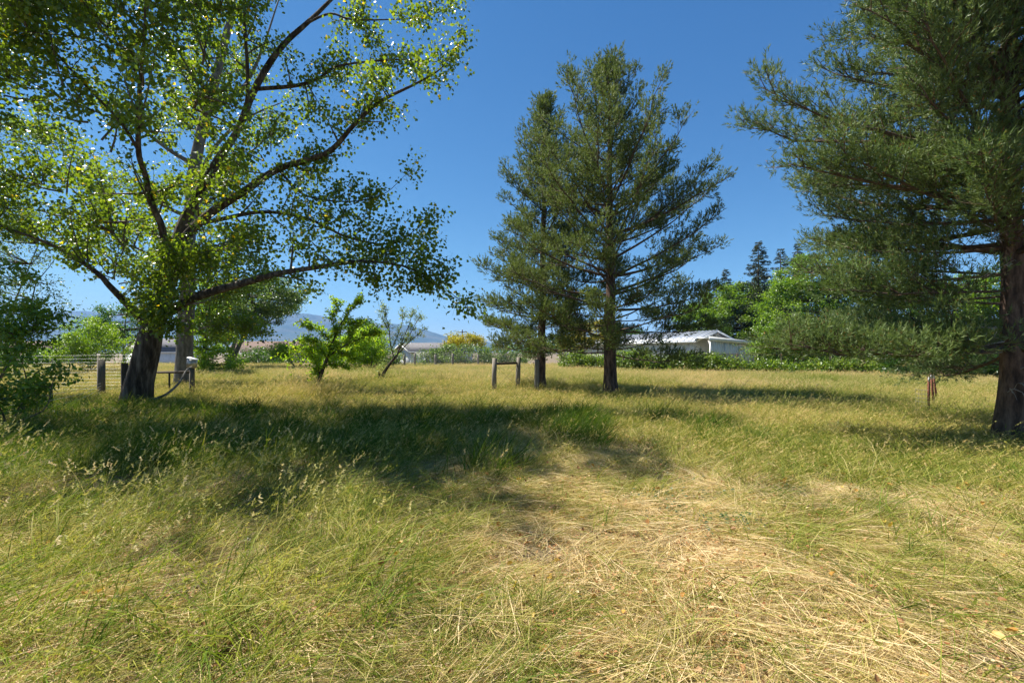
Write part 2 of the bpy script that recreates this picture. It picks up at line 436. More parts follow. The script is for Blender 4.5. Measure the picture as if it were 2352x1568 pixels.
def pick_leaves(parent, P, A, Nn, size, shape, mat, count=300):
    """the leaves that show largest, each an object of its own"""
    d = np.linalg.norm(P - np.array((0, 0, EYE)), axis=1)
    vis = (P[:, 1] > .5) & (np.abs(P[:, 0]) < P[:, 1] * 1.14) & (P[:, 2] - EYE < P[:, 1] * .79)
    d = np.where(vis, d / np.broadcast_to(size, d.shape), 1e9)
    idx = np.argsort(d)[:count]
    meshes = [single_leaf_mesh('leaf', mat, shape, t) for t in (.15, .35, .5, .65, .85, .93)]
    org = np.array(parent.location)
    sz = np.broadcast_to(size, (len(P),))
    for k, i in enumerate(idx):
        a = norm(A[i]); s = norm(np.cross(Nn[i], a)); u = np.cross(a, s)
        o = bpy.data.objects.new('leaf', meshes[k % len(meshes)]); COL.objects.link(o)
        o.parent = parent
        p = P[i] - org
        o.matrix_basis = Matrix(((a[0], s[0], u[0], p[0]), (a[1], s[1], u[1], p[1]), (a[2], s[2], u[2], p[2]), (0, 0, 0, 1))) @ Matrix.Scale(float(sz[i]), 4)
    keep = np.ones(len(P), bool); keep[idx] = False
    return keep

# ------------------------------------------------------------------ cottonwoods
def leafy_limbs(limbs, r, sec_step, sec_len, twig_n, leaf_n, leaf_size, up=.25, droop=.0):
    """secondary branches, twigs and leaves along the given limb paths (dicts path, rad, t0, dens)"""
    tw = Geo(); LP = []; LA = []; LN = []
    for lb in limbs:
        P, rad = lb['path'], lb['rad']; dens = lb.get('dens', 1)
        seg = np.linalg.norm(np.diff(P, axis=0), axis=1); L = np.concatenate([[0], np.cumsum(seg)]); tot = L[-1]
        ns = max(2, int((tot * (1 - lb.get('t0', .3))) / sec_step * dens))
        ss = np.sort(r.uniform(lb.get('t0', .3), 1, ns)); ss[-1] = .995
        for s in ss:
            x = s * tot
            p = np.array([np.interp(x, L, P[:, k]) for k in range(3)])
            k = min(np.searchsorted(L, x), len(P) - 1); k = max(k, 1)
            t = norm(P[k] - P[k - 1])
            d = norm(t * r.uniform(.2, .9) + rand_unit(1, r)[0] * .95 + np.array((0, 0, up)))
            ln = sec_len * r.uniform(.5, 1.25) * (1.1 - .45 * s) * lb.get('len', 1)
            if s > .98: d = t
            n = 6
            tt = np.linspace(0, 1, n)[:, None]
            bendv = rand_unit(1, r)[0] * .25 + np.array((0, 0, .12 - droop))
            sp = p + d * ln * tt + bendv * ln * tt ** 2
            r0 = min(np.interp(x, L, rad) * .55, .03 + .008 * ln)
            tw.tube(sp, np.linspace(max(r0, .007), .004, n), 4, cap=False)
            for q in range(twig_n):
                a = r.uniform(.15, 1)
                b = sp[0] * (1 - a) + sp[-1] * a + bendv * ln * (a * a - a)
                td = norm(norm(sp[-1] - sp[0]) * .6 + rand_unit(1, r)[0] * .9 + np.array((0, 0, .05 - droop)))
                tl = r.uniform(.22, .6)
                e = b + td * tl + np.array((0, 0, -.12 * tl))
                tw.tube(np.stack([b, (b + e) / 2 + (0, 0, .02), e]), [.004, .003, .002], 3, cap=False)
                m = r.poisson(leaf_n)
                if m:
                    f = r.uniform(.1, 1.05, m)[:, None]
                    pos = b + (e - b) * f + r.normal(0, .13, (m, 3))
                    LP.append(pos)
                    ax = rand_unit(m, r) * .8 + np.array((0, 0, -.55)) + td * .3
                    LA.append(ax); LN.append(rand_unit(m, r) + np.array((0, 0, .5)))
    return tw, np.concatenate(LP), norm(np.concatenate(LA)), norm(np.concatenate(LN))

def limb(pts, t0=.3, dens=1, ln=1, n=None):
    """pts: (u, v, d, r)"""
    p = np.array([np.append(pw(u, v, d), rr / math.hypot(1, (u - 1176) / F)) for u, v, d, rr in pts])
    q = bez(p, n or max(8, 4 * len(pts)))
    return dict(path=q[:, :3], rad=np.maximum(q[:, 3], .004), t0=t0, dens=dens, len=ln)

def broadleaf_tree(name, label, cat, trunk, limbs, hidden, mat_leaf, mat_bark, r, leaf_size=.075, sec_step=.33, sec_len=1.3, twig_n=6, leaf_n=9,
                   nleaf=0, aspect=.95, furrow=.06, sides=40, group=None, up=.25, droop=0., tint0=0.):
    P = trunk['path']
    base = np.array((P[0][0], P[0][1], float(H(P[0][0], P[0][1])) - .05))
    root = thing(name, label, cat, tuple(base), group)
    q = bez(np.column_stack([P, trunk['rad']]), len(P) * 3)
    Geo().tube(q[:, :3] - base, q[:, 3], sides, furrow=furrow, seed=4).obj('trunk', mat_bark, root, smooth=True)
    for lb in limbs:
        Geo().tube(lb['path'] - base, lb['rad'], 10, furrow=.05).obj('limb', mat_bark, root, smooth=True)
    tw, LP, LA, LN = leafy_limbs(limbs + hidden, r, sec_step, sec_len, twig_n, leaf_n, leaf_size, up, droop)
    tw.V = [v - base for v in tw.V]
    tw.obj('twigs', M['twig'], root, kind='stuff')
    size = leaf_size * r.uniform(.75, 1.25, len(LP))
    keep = pick_leaves(root, LP, LA, LN, size, HEART, mat_leaf, nleaf) if nleaf else np.ones(len(LP), bool)
    V, Fs = leaves(LP[keep], LA[keep], LN[keep], size[keep], aspect, r)
    tint = np.repeat(np.clip(r.beta(2, 2, keep.sum()) * .95 + tint0 + (r.random(keep.sum()) > .975) * .6, 0, 1), 4)
    Geo().add(V - base, [Fs], tint).obj('foliage', mat_leaf, root, kind='stuff')
    return root

A_TRUNK = limb([(308, 945, 13.2, .60), (314, 915, 13.2, .50), (322, 870, 13.2, .45), (335, 815, 13.2, .41), (354, 745, 13.2, .34), (375, 680, 13.2, .27), (394, 622, 13.2, .235), (407, 560, 13.2, .21), (432, 490, 13.4, .17), (490, 385, 13.6, .135), (545, 300, 13.7, .11), (585, 205, 13.8, .11), (645, 110, 13.9, .09), (720, 40, 14, .065), (800, -40, 14, .04), (880, -120, 14.2, .02)], n=40)
A_LIMBS = [
    limb([(407, 562, 13.2, .15), (480, 492, 13.1, .14), (560, 440, 13, .125), (640, 388, 12.8, .1), (750, 352, 12.6, .08), (810, 290, 12.5, .065), (870, 235, 12.4, .05), (950, 195, 12.3, .033), (1010, 160, 12.2, .018), (1037, 122, 12.2, .008)], .35, .75, .75),
    limb([(352, 745, 13.0, .18), (395, 712, 12.9, .165), (455, 680, 12.7, .14), (560, 650, 12.4, .11), (640, 628, 12.2, .085), (740, 612, 12, .06), (830, 600, 11.9, .042), (930, 612, 11.8, .028), (1000, 648, 11.8, .012), (1042, 678, 11.8, .006)], .38, .9, .8),
    limb([(430, 520, 13.2, .08), (500, 505, 13.0, .07), (600, 487, 12.8, .055), (700, 500, 12.6, .045), (800, 545, 12.4, .03), (900, 560, 12.2, .02), (962, 522, 12.1, .008)], .2, .85, .9),
    limb([(640, 390, 12.8, .04), (700, 448, 12.6, .03), (800, 463, 12.5, .02), (880, 446, 12.4, .011), (928, 405, 12.3, .004)], .15, .35, .4),
    limb([(340, 735, 13.2, .15), (320, 725, 13.0, .14), (280, 685, 12.7, .12), (250, 655, 12.4, .1), (226, 629, 12.2, .085), (153, 580, 11.8, .065), (52, 536, 11.3, .045), (-80, 500, 10.8, .02)], .4, .85),
    limb([(350, 755, 12.95, .15), (372, 650, 12.8, .13), (375, 536, 12.5, .11), (346, 463, 12.1, .1), (334, 403, 11.8, .085), (318, 346, 11.4, .08), (321, 210, 10.8, .055), (326, 150, 10.5, .045), (332, 60, 10, .03), (335, -60, 9.6, .015)], .35, .8),
    limb([(318, 346, 11.4, .05), (278, 282, 11.1, .045), (193, 193, 10.7, .038), (117, 109, 10.3, .03), (16, 0, 10, .02), (-60, -80, 9.7, .012)], .2, .8),
    limb([(322, 195, 10.8, .03), (310, 165, 10.6, .027), (282, 133, 10.4, .024), (226, 97, 10.2, .02), (173, 85, 10.0, .018), (40, 72, 9.6, .012), (-40, 70, 9.3, .008)], .3, .8),
    limb([(278, 282, 11.1, .025), (181, 240, 10.6, .02), (113, 213, 10.2, .016), (0, 149, 9.7, .012), (-60, 110, 9.4, .008)], .2, .9),
    limb([(585, 205, 13.8, .07), (679, 197, 13.6, .06), (734, 179, 13.5, .045), (780, 151, 13.4, .035), (917, 137, 13.3, .02), (1005, 142, 13.2, .008)], .2, .8, .65),
    limb([(690, 62, 14, .04), (757, 32, 13.8, .035), (816, 46, 13.6, .026), (963, 41, 13.5, .012), (1022, 22, 13.4, .006)], .2, .8, .55),
    limb([(545, 300, 13.7, .08), (569, 220, 13.4, .065), (562, 46, 13.0, .045), (560, -60, 12.8, .03), (565, -160, 12.8, .015)], .25, 1.2),
]
A_HIDDEN = [
    limb([(392, 627, 13, .13), (300, 420, 11.5, .1), (180, 250, 10.4, .07), (60, 60, 9.4, .05), (-60, -150, 8.6, .03)], .35, .6, 1),
    limb([(405, 560, 13, .13), (430, 330, 12, .1), (470, 130, 11.0, .07), (520, -80, 10.4, .04), (560, -300, 10, .02)], .35, .7, 1),
    limb([(360, 700, 13.2, .12), (250, 520, 12.5, .09), (120, 430, 11.6, .06), (-60, 380, 11, .03)], .3, 1.2),
    limb([(432, 490, 13.4, .14), (460, 330, 14, .1), (480, 150, 14.3, .07), (500, -60, 14.6, .04), (510, -260, 15, .02)], .25, 1),
    limb([(354, 745, 13.3, .12), (300, 560, 14.5, .09), (200, 420, 15.5, .06), (60, 300, 16, .03)], .3, 1.1),
    limb([(407, 560, 13.2, .12), (470, 440, 14.5, .1), (560, 360, 15.4, .07), (640, 300, 16, .03)], .3, 1.0),
    limb([(352, 790, 12.75, .02), (368, 760, 12.5, .016), (382, 725, 12.3, .01), (392, 690, 12.2, .005)], .1, 1.6, .45),
    limb([(372, 690, 12.85, .02), (392, 660, 12.6, .016), (405, 625, 12.4, .01), (400, 590, 12.3, .005)], .1, 1.6, .5),
    limb([(362, 735, 12.85, .02), (340, 700, 12.6, .016), (330, 660, 12.4, .01)], .1, 1.2, .45),
    limb([(345, 770, 13.2, .07), (400, 660, 12.7, .05), (470, 590, 12.4, .035), (560, 560, 12.2, .02)], .3, 1.3),
    limb([(394, 622, 13, .12), (330, 380, 10.6, .09), (330, 120, 9.0, .06), (360, -160, 8, .03)], .5, .5),
    limb([(440, 500, 13.2, .06), (520, 420, 12.4, .05), (590, 380, 11.8, .03), (640, 330, 11.4, .02)], .15, .8),
    limb([(354, 745, 13.2, .06), (260, 640, 13.6, .05), (140, 560, 13.8, .03), (0, 470, 14, .02)], .25, .9),
]
for a, b in [((-7.2, 13.6, 9), (-12, 11, 14.5)), ((-7.2, 13.6, 9), (-9.5, 11.5, 16)), ((-9.5, 13.3, 7), (-14, 12.5, 13.5)),
             ((-8, 13.6, 8), (-9, 10, 13.5)), ((-9, 13.3, 8), (-12, 9.6, 12.6)), ((-10, 13.3, 6), (-13, 9.6, 8.5)), ((-10, 13.3, 6), (-12.6, 8.6, 7.5)), ((-10, 13.3, 6), (-14, 10, 9.5)), ((-10, 13.3, 6), (-12.8, 8.2, 6.2)), ((-8, 13.6, 8.5), (-10.5, 12, 14.5)),
             ((-8, 13.4, 8.5), (-9.8, 8.8, 12.5)), ((-8, 13.4, 8.5), (-8, 8.2, 12)), ((-9, 13.3, 7.5), (-11.5, 8.2, 10.5)), ((-7, 13.6, 9), (-6.8, 7.8, 11.5)), ((-9, 13.3, 7.5), (-10.2, 7.6, 9.8)), ((-8, 13.4, 8.5), (-8.8, 7.0, 10.2))]:
    a = np.array(a); b = np.array(b)      # unseen crown limbs above and left of view, added to shade the foreground
    A_HIDDEN.append(dict(path=bez(np.array([a, a * .6 + b * .4 + (0, 0, .7), b]), 12), rad=np.linspace(.1, .012, 12), t0=.62 if a[0] < -9.5 else .45, dens=1.3, len=1.15))
A_HIDDEN.append(dict(path=bez(np.array([(-7, 13.6, 9), (-6.6, 11.5, 11.6), (-6, 9.4, 12.8)]), 12), rad=np.linspace(.1, .012, 12), t0=.5, dens=.6, len=1))  # this limb and the next: out of view, added to dapple the foreground
A_HIDDEN.append(dict(path=bez(np.array([(-6.5, 13.8, 10), (-5.6, 11.4, 11.8), (-4.8, 9, 12.6)]), 12), rad=np.linspace(.1, .012, 12), t0=.6, dens=.35, len=1))
r = np.random.default_rng(11)
broadleaf_tree('cottonwood_tree', 'big cottonwood with a leaning dark furrowed trunk and long low limb reaching right', 'tree', A_TRUNK, A_LIMBS, A_HIDDEN, M['cotton_leaf'], M['bark'], r,
               leaf_size=.092, sec_step=.19, sec_len=1.45, twig_n=8, leaf_n=13, aspect=1.05, nleaf=300, furrow=.07)

B_TRUNK = limb([(418, 900, 21.7, .56), (420, 880, 21.7, .48), (424, 800, 21.7, .42), (430, 690, 21.7, .38), (434, 560, 21.7, .33), (442, 420, 21.7, .3), (464, 300, 21.7, .27), (490, 200, 21.7, .24), (515, 100, 21.7, .2), (532, 30, 21.7, .15), (545, -80, 21.7, .09), (560, -200, 21.7, .04)], n=30)
r = np.random.default_rng(12)
bl = [limb([(490, 250, 21.7, .16), (520, 228, 21.5, .14), (560, 200, 21.3, .1), (600, 120, 21.2, .06), (640, 0, 21, .03)], .4, .35, .7),
      limb([(442, 430, 21.7, .12), (500, 330, 22.5, .1), (570, 270, 23, .06), (660, 230, 23.4, .02)], .4, .35, .7),
      limb([(434, 590, 21.7, .1), (470, 587, 21.2, .08), (520, 560, 20.5, .05), (600, 540, 20, .02)], .35, .9),
      limb([(430, 700, 21.7, .08), (480, 690, 21.2, .06), (540, 660, 20.6, .04), (600, 640, 20.2, .02)], .3, 2.2), limb([(428, 770, 21.7, .05), (470, 752, 21.2, .04), (530, 745, 20.8, .025), (590, 760, 20.5, .012)], .2, 2.2, .8), limb([(430, 640, 21.7, .06), (480, 640, 21, .045), (520, 610, 20.6, .03), (560, 600, 20.4, .012)], .2, 1.8, .9)]
bh = []
for a, z in [(200, 4), (150, 5), (250, 6.2), (120, 7), (180, 8), (110, 8.5), (100, 9.5), (220, 10.5), (150, 12), (130, 12.5), (250, 13.5), (90, 15), (200, 16), (170, 17.5)]:
    p0 = np.array([np.interp(z, B_TRUNK['path'][:, 2], B_TRUNK['path'][:, k]) for k in range(3)])
    ln = 4.0 - .1 * z; d = np.array((math.cos(R(a)), math.sin(R(a)), .45))
    pts = np.array([p0, p0 + d * ln * .35, p0 + d * ln * .7 + (0, 0, .3), p0 + d * ln + (0, 0, .9)])
    bh.append(dict(path=bez(pts, 12), rad=np.linspace(.11, .015, 12), t0=.2, dens=1.0, len=1.1))
broadleaf_tree('cottonwood_tree', 'second cottonwood with a tall grey upright trunk behind the leaning one', 'tree', B_TRUNK, bl + bh[:8], bh[8:], M['cotton_leaf'], M['grey_bark'], r,
               leaf_size=.11, sec_step=.26, sec_len=1.4, twig_n=8, leaf_n=12, furrow=.06, sides=28)

# ------------------------------------------------------------------ general leafy trees and shrubs from clumps
def clump_tree(name, label, cat, base, blobs, mat, r, clumps=90, per=150, cr=.45, leaf=.13, aspect=.6, stems=3, stem_r=.06, stem_mat=None, group=None, lean=(0, 0), nleaf=0, up=.5, twigs=True, shell=.55, tint0=0.0, spread=.25, shape=None):
    """blobs: (cx, cy, cz, rx, ry, rz) in world; leaves in many ragged clumps"""
    base = np.array((base[0], base[1], float(H(base[0], base[1])) - .03))
    root = thing(name, label, cat, tuple(base), group)
    blobs = np.array(blobs, float)
    vol = (blobs[:, 3] * blobs[:, 4] * blobs[:, 5]) ** .8
    ids = r.choice(len(blobs), clumps, p=vol / vol.sum())
    d = rand_unit(clumps, r); rr = (shell + (1 - shell) * r.random(clumps) ** .6)[:, None]
    C = blobs[ids, :3] + d * rr * blobs[ids, 3:]
    C[:, 2] = np.maximum(C[:, 2], base[2] + .12)
    csz = cr * r.uniform(.55, 1.3, clumps)
    # stems
    stemlist = []
    sm = stem_mat or M['twig']
    cen = blobs[:, :3].mean(0); top = (blobs[:, 2] + blobs[:, 5]).max()
    for s in range(stems):
        j = s * len(blobs) // max(1, stems) % len(blobs)
        tgt = blobs[j, :3] + (r.normal(0, .35, 3) * blobs[j, 3:] * (0 if stems == 1 else 1)) + (0, 0, blobs[j, 5] * .45)
        b = base + (0 if stems == 1 else 1) * np.append(r.normal(0, stem_r * 1.5, 2), 0)
        mid = b * .5 + tgt * .5 + np.append(np.array(lean) * .5 + r.normal(0, spread, 2) * (.3 if stems == 1 else 1), 0)
        path = bez([b, b * .75 + mid * .25 + (0, 0, .15), mid, tgt], 12)
        Geo().tube(path - base, np.linspace(stem_r, stem_r * .22, 12) * r.uniform(.8, 1.2), 8 if stem_r < .12 else 14, furrow=.05).obj('trunk' if stems == 1 else 'stem', sm, root, smooth=True)
        stemlist.append(path)
    allp = np.concatenate(stemlist) if stemlist else np.array([base])
    if twigs:
        tg = Geo()
        for i in range(clumps):
            dd = np.linalg.norm(allp - C[i], axis=1) + np.maximum(allp[:, 2] - C[i, 2], 0) * 1.5
            p = allp[np.argmin(dd)]
            tg.tube(np.stack([p, p * .5 + C[i] * .5 + (0, 0, -.05), C[i]]) - base, [stem_r * .28, stem_r * .18, .006], 3, cap=False)
        tg.obj('twigs', sm, root, kind='stuff')
    n = r.poisson(per, clumps)
    rep = np.repeat(np.arange(clumps), n)
    m = len(rep)
    off = r.normal(0, 1, (m, 3)) * np.array((1, 1, .62)) * csz[rep][:, None] * .6
    P = C[rep] + off
    ok = P[:, 2] > base[2] + .05; P = P[ok]; off = off[ok]; rep = rep[ok]; m = len(P)
    A = norm(rand_unit(m, r) + norm(off) * .5 + np.array((0, 0, -.35)))
    Nn = norm(rand_unit(m, r) * .9 + np.array((0, 0, up)))
    sz = leaf * r.uniform(.7, 1.3, m)
    keep = pick_leaves(root, P, A, Nn, sz, shape or OVAL, mat, nleaf) if nleaf else np.ones(m, bool)
    V, Fs = leaves(P[keep], A[keep], Nn[keep], sz[keep], aspect, r)
    ct = r.uniform(-.18, .18, clumps)[rep]
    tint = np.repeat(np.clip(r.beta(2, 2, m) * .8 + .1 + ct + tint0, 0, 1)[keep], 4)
    Geo().add(V - base, [Fs], tint).obj('foliage', mat, root, kind='stuff')
    return root

def blob(u, v, d, ru, rv, rd=None):
    """ellipsoid seen at (u, v) with pixel radii"""
    p = pw(u, v, d)
    return (*p, ru / F * d, (rd if rd is not None else ru / F * d), rv / F * d)

def gxy(u, d):
    return ((u - 1176) / F * d, d)

# ------------------------------------------------------------------ pines
def pine(name, label, base, Ht, rad_fn, tr, r, z0, step, nb, mat, needle, group=None, dens=1.0, top_bare=.5, lean=(0, 0), az_gap=None, skip=None, buds=False, dead=False, lowfn=None, puff=.2, pm=18, extra=None):
    base = np.array((base[0], base[1], float(H(base[0], base[1])) - .04))
    root = thing(name, label, 'tree', tuple(base), group)
    zs = np.linspace(0, Ht, 26)
    wob = np.cumsum(r.normal(0, .018, (26, 2)), axis=0); wob -= wob[0]
    TP = np.column_stack([wob[:, 0] + lean[0] * (zs / Ht), wob[:, 1] + lean[1] * (zs / Ht), zs])
    trad = tr * (1 - zs / Ht) ** .85 * (1 + .35 * np.exp(-zs / .35)) + .012
    q = bez(np.column_stack([TP, trad]), 70)
    Geo().tube(q[:, :3], q[:, 3], 28, furrow=.07, seed=3).obj('trunk', M['pine_bark'], root, smooth=True)
    tw = Geo(); SP = []; SA = []; PT = []; dt = Geo()
    K, nl, nw, sh = needle
    def bough(az, zz, L, e0, f):
        h = np.array((math.cos(az), math.sin(az), 0))
        d0 = h * math.cos(e0) + np.array((0, 0, math.sin(e0)))
        p0 = np.array([np.interp(zz, zs, TP[:, k]) for k in range(3)])
        t = np.linspace(0, 1, 9)[:, None]
        Lh = min(L / max(.45, math.cos(e0)), L * 1.5)
        curl = .10 + .22 * f
        side = np.cross(h, (0, 0, 1)) * r.normal(0, .1)
        path = p0 + d0 * Lh * t + np.array((0, 0, 1)) * curl * L * t ** 2.2 * (.5 + r.random()) + side * L * t ** 2 + r.normal(0, .018, (9, 3)) * t * L * .5
        br = min(.008 + .0125 * L, tr * .5) * (.6 if zz < 3 else 1)
        Geo().tube(path, np.linspace(br, .006, 9), 7).obj('branch', M['pine_branch'], root, smooth=True)
        fwd = norm(path[-1] - path[-3])
        # laterals, each ending in a puff of shoots
        nlat = max(4, int(L * 4.6 * dens))
        start = .34 if f < .55 else .14
        if lowfn: start = lowfn(zz, az, start)
        for s in np.linspace(start, .97, nlat):
            s = min(.98, s + r.uniform(-.04, .04))
            i = s * 8; k = min(int(i), 7); p = path[k] * (1 - (i - k)) + path[k + 1] * (i - k)
            tg = norm(path[k + 1] - path[k])
            lat = norm(np.cross(tg, (0, 0, 1)) + 1e-6)
            sg = 1 if r.random() < .5 else -1
            ll = min((.25 + .2 * L * (1.2 - s)) * r.uniform(.55, 1.3), 1.3)
            dd = norm(tg * r.uniform(.4, 1.1) + lat * sg * r.uniform(.2, 1.1) + np.array((0, 0, r.uniform(-.25, .75))))
            e = p + dd * ll + np.array((0, 0, .15)) * ll
            tw.tube(np.stack([p, p * .5 + e * .5 - (0, 0, .02), e]), [.011, .008, .005], 3, cap=False)
            pr = puff * r.uniform(.7, 1.25); m = int(pm * (pr / puff) ** 2 * r.uniform(.75, 1.2))
            off = r.normal(0, 1, (m, 3)); off = off / np.maximum(1, np.linalg.norm(off, axis=1, keepdims=True) / 1.25)
            q = e - dd * np.minimum(ll * .5, .2) + off * pr * (.62, .62, .5) + dd * (r.uniform(-1, 1, m) * min(pr, ll * .5))[:, None]
            SP.extend(q); SA.extend(norm(off * .55 + dd * .6 + (0, 0, .55) + r.normal(0, .3, (m, 3))))
            PT.extend([r.uniform(-.22, .22)] * m)
            for _ in range(2):
                q1 = q[r.integers(0, m)]; tw.tube(np.stack([p * .4 + e * .6, q1]), [.006, .003], 3, cap=False)
        SP.append(path[-1]); SA.append(fwd); PT.append(0)
    for az, zz, L, e0 in (extra or []): bough(R(az), zz, L, R(e0), .1)
    z = z0
    while z < Ht - .25:
        a0 = r.uniform(0, 2 * math.pi)
        n = int(nb + r.integers(-1, 2)) if z < Ht * .85 else max(3, nb - 1)
        for b in range(n):
            az = a0 + (b + r.uniform(-.3, .3)) * 2 * math.pi / n
            zz = z + r.uniform(-.3, .3) * step
            if skip and skip(az, zz): continue
            f = zz / Ht
            e0 = R(-10 + 56 * f + r.uniform(-12, 14))
            L = rad_fn(zz, az)
            for _ in range(4):
                zt = zz + L * (math.tan(e0) + .08 + .18 * f)
                L = .5 * L + .5 * rad_fn(min(zt, Ht), az)
            L *= r.uniform(.62, 1.14)
            if L < .12: continue
            bough(az, zz, L, e0, f)
        z += step * r.uniform(.85, 1.15)
    # dead lower twigs
    if dead:
        for i in range(dead):
            zz = r.uniform(1.0, 4.2); az = r.uniform(0, 2 * math.pi)
            p0 = np.array([np.interp(zz, zs, TP[:, k]) for k in range(3)])
            L = r.uniform(.5, 1.8)
            d = norm(np.array((math.cos(az), math.sin(az), r.uniform(-.25, .25))))
            t = np.linspace(0, 1, 6)[:, None]
            path = p0 + d * L * t + np.cumsum(r.normal(0, .035, (6, 3)), axis=0)
            dt.tube(path, np.linspace(.014, .004, 6), 4, cap=False)
            for k in range(5):
                b = path[r.integers(2, 6)]; e = b + norm(d + r.normal(0, .8, 3)) * r.uniform(.15, .5)
                dt.tube(np.stack([b, (b + e) / 2 + r.normal(0, .03, 3), e]), [.006, .004, .002], 3, cap=False)
        dt.obj('dead_twigs', M['dead_twig'], root, kind='stuff')
    # leader
    for s in np.linspace(.9, 1, 14):
        SP.append(np.array([np.interp(s * Ht, zs, TP[:, k]) for k in range(3)])); SA.append(norm(np.array((r.normal(0, .5), r.normal(0, .5), 1)))); PT.append(0)
    SP = np.array(SP); SA = np.array(SA)
    V, Fs = needles(SP, SA, K, nl, nw, 1.0, sh, r)
    tint = np.repeat(np.clip(r.beta(2.2, 2.2, len(SP)) + np.array(PT), 0, 1), K * 3)
    tw.obj('twigs', M['pine_branch'], root, kind='stuff')
    Geo().add(V, [Fs], tint).obj('foliage', mat, root, kind='stuff')
    if buds:
        sel = r.random(len(SP)) < .22
        bp = SP[sel] + SA[sel] * sh
        V, Fs = needles(bp - SA[sel] * .02, SA[sel], 3, .05, .016, .15, .005, r)
        Geo().add(V, [Fs], r.random(len(V))).obj('buds', M['bud'], root, kind='stuff')
    print(name, 'shoots', len(SP))
    return root

def prof(zs, rs):
    return lambda z, az: float(np.interp(z, zs, rs))

P1 = gxy(1404, 17.2)
def p1_rad(z, az):
    base = np.interp(z, [1.7, 2.6, 4, 5.6, 7, 8.6, 9.8, 10.8, 11.3, 11.9, 12.5, 13.0, 13.3], [3.2, 3.3, 3.5, 3.9, 3.5, 3.4, 3.2, 2.3, 1.9, 1.1, .5, .32, .15])
    right = max(0, math.cos(az))
    return float(base * (1 + .07 * right))
r = np.random.default_rng(21)
pine('pine_tree', 'tall pine with a full conical crown and reddish upper trunk in mid field', P1, 12.8, p1_rad, .235, r, 1.75, .55, 6, M['needle'], (13, .085, .021, .15), dens=.95, puff=.23, pm=24)
P2 = gxy(1243, 20.4)
p2_rad = prof([1.7, 2.5, 4, 5.3, 6.3, 8, 9.5, 10.6, 11.6, 12.4, 13.1], [3.1, 2.9, 2.9, 2.8, 2.5, 2.0, 1.6, 1.25, 1.0, .55, .2])
r = np.random.default_rng(22)
pine('pine_tree', 'slimmer pine behind the wooden brace posts with a narrow loose top', P2, 13.0, p2_rad, .19, r, 1.6, .55, 6, M['needle'], (13, .09, .024, .16), dens=.95, puff=.25, pm=18)
P3 = gxy(2312, 7.9)
def p3_rad(z, az):
    b = np.interp(z, [.5, 1.8, 2.6, 4, 5.6, 6.8, 7.7, 9, 11, 13, 14], [4.3, 4.3, 3.4, 3.7, 4.0, 3.6, 3.1, 2.6, 1.9, .9, .2])
    toward = math.cos(az - R(-130))      # the side facing the viewer is kept a little shorter
    return float(b * (1 - .12 * max(0, toward)))
def p3_skip(az, z):
    return z < 2.95 and r.random() < .9
r = np.random.default_rng(23)
pine('pine_tree', 'large near pine at the right edge with thick blue green boughs sweeping low', P3, 14.0, p3_rad, .165, r, 1.3, .42, 7, M['needle_near'], (11, .095, .0145, .15), dens=1.35, lowfn=lambda z, a, s: .18, puff=.27, pm=30,
     extra=[(178, 1.75, 4.2, -6), (170, 1.85, 3.9, -7), (186, 1.7, 3.6, -6), (162, 1.8, 3.3, -6), (196, 1.7, 2.8, -7), (181, 2.7, 2.9, -5), (150, 2.6, 2.2, -5)], buds=True, dead=26, skip=p3_skip)

# ------------------------------------------------------------------ conifers far behind
def spruce(name, label, u, v_top, d, half_px, r, mat, per=26, sparse=1.0, group=None, v_bot=None):
    x, y = gxy(u, d)
    base = np.array((x, y, float(H(x, y)) - .05)); Ht = EYE + (HOR - v_top) / F * d - base[2]; Rm = half_px / F * d
    root = thing(name, label, 'tree', tuple(base), group)
    Geo().tube(np.array([(0, 0, 0), (0, 0, Ht * .5), (0, 0, Ht)]), [.03 * Ht * .5, .012 * Ht, .015], 8).obj('trunk', M['pine_bark'], root, smooth=True)
    SP = []; SA = []; bg = Geo()
    z = Ht * .06
    while z < Ht:
        f = z / Ht
        L0 = Rm * (1 - f) ** .8 * (1.05 - .25 * math.sin(f * 9)) + .12
        for b in range(int(6 + 3 * (1 - f))):
            az = r.uniform(0, 2 * math.pi); L = L0 * r.uniform(.65, 1.15)
            h = np.array((math.cos(az), math.sin(az), 0))
            n = max(4, int(L * 13 * sparse)); s = r.uniform(.1, 1, n)[:, None]
            p = np.array((0, 0, z)) + h * L * s + np.array((0, 0, 1)) * (-.28 * L * s + .3 * L * s ** 3)
            bg.tube(np.stack([(0, 0, z), np.array((0, 0, z)) + h * L + (0, 0, .02 * L)]), [.03, .008], 3, cap=False)
            lat = np.cross(h, (0, 0, 1))
            p = p + lat * r.normal(0, .16, n)[:, None] * L * (1.1 - s) + np.array((0, 0, 1)) * r.normal(0, .07, n)[:, None]
            SP.append(p); SA.append(norm(h * .8 + lat * r.normal(0, .6, n)[:, None] + np.array((0, 0, 1)) * r.uniform(-.5, .25, n)[:, None]))
        z += .3 + .25 * (1 - f)
    SP = np.concatenate(SP); SA = np.concatenate(SA)
    K = 10
    V, Fs = needles(SP, SA, K, .16, .06, .9, .28, r)
    tint = np.repeat(np.clip(r.beta(2, 2, len(SP)), 0, 1), K * 3)
    bg.obj('branches', M['pine_branch'], root, kind='stuff')
    Geo().add(V, [Fs], tint).obj('foliage', mat, root, kind='stuff')

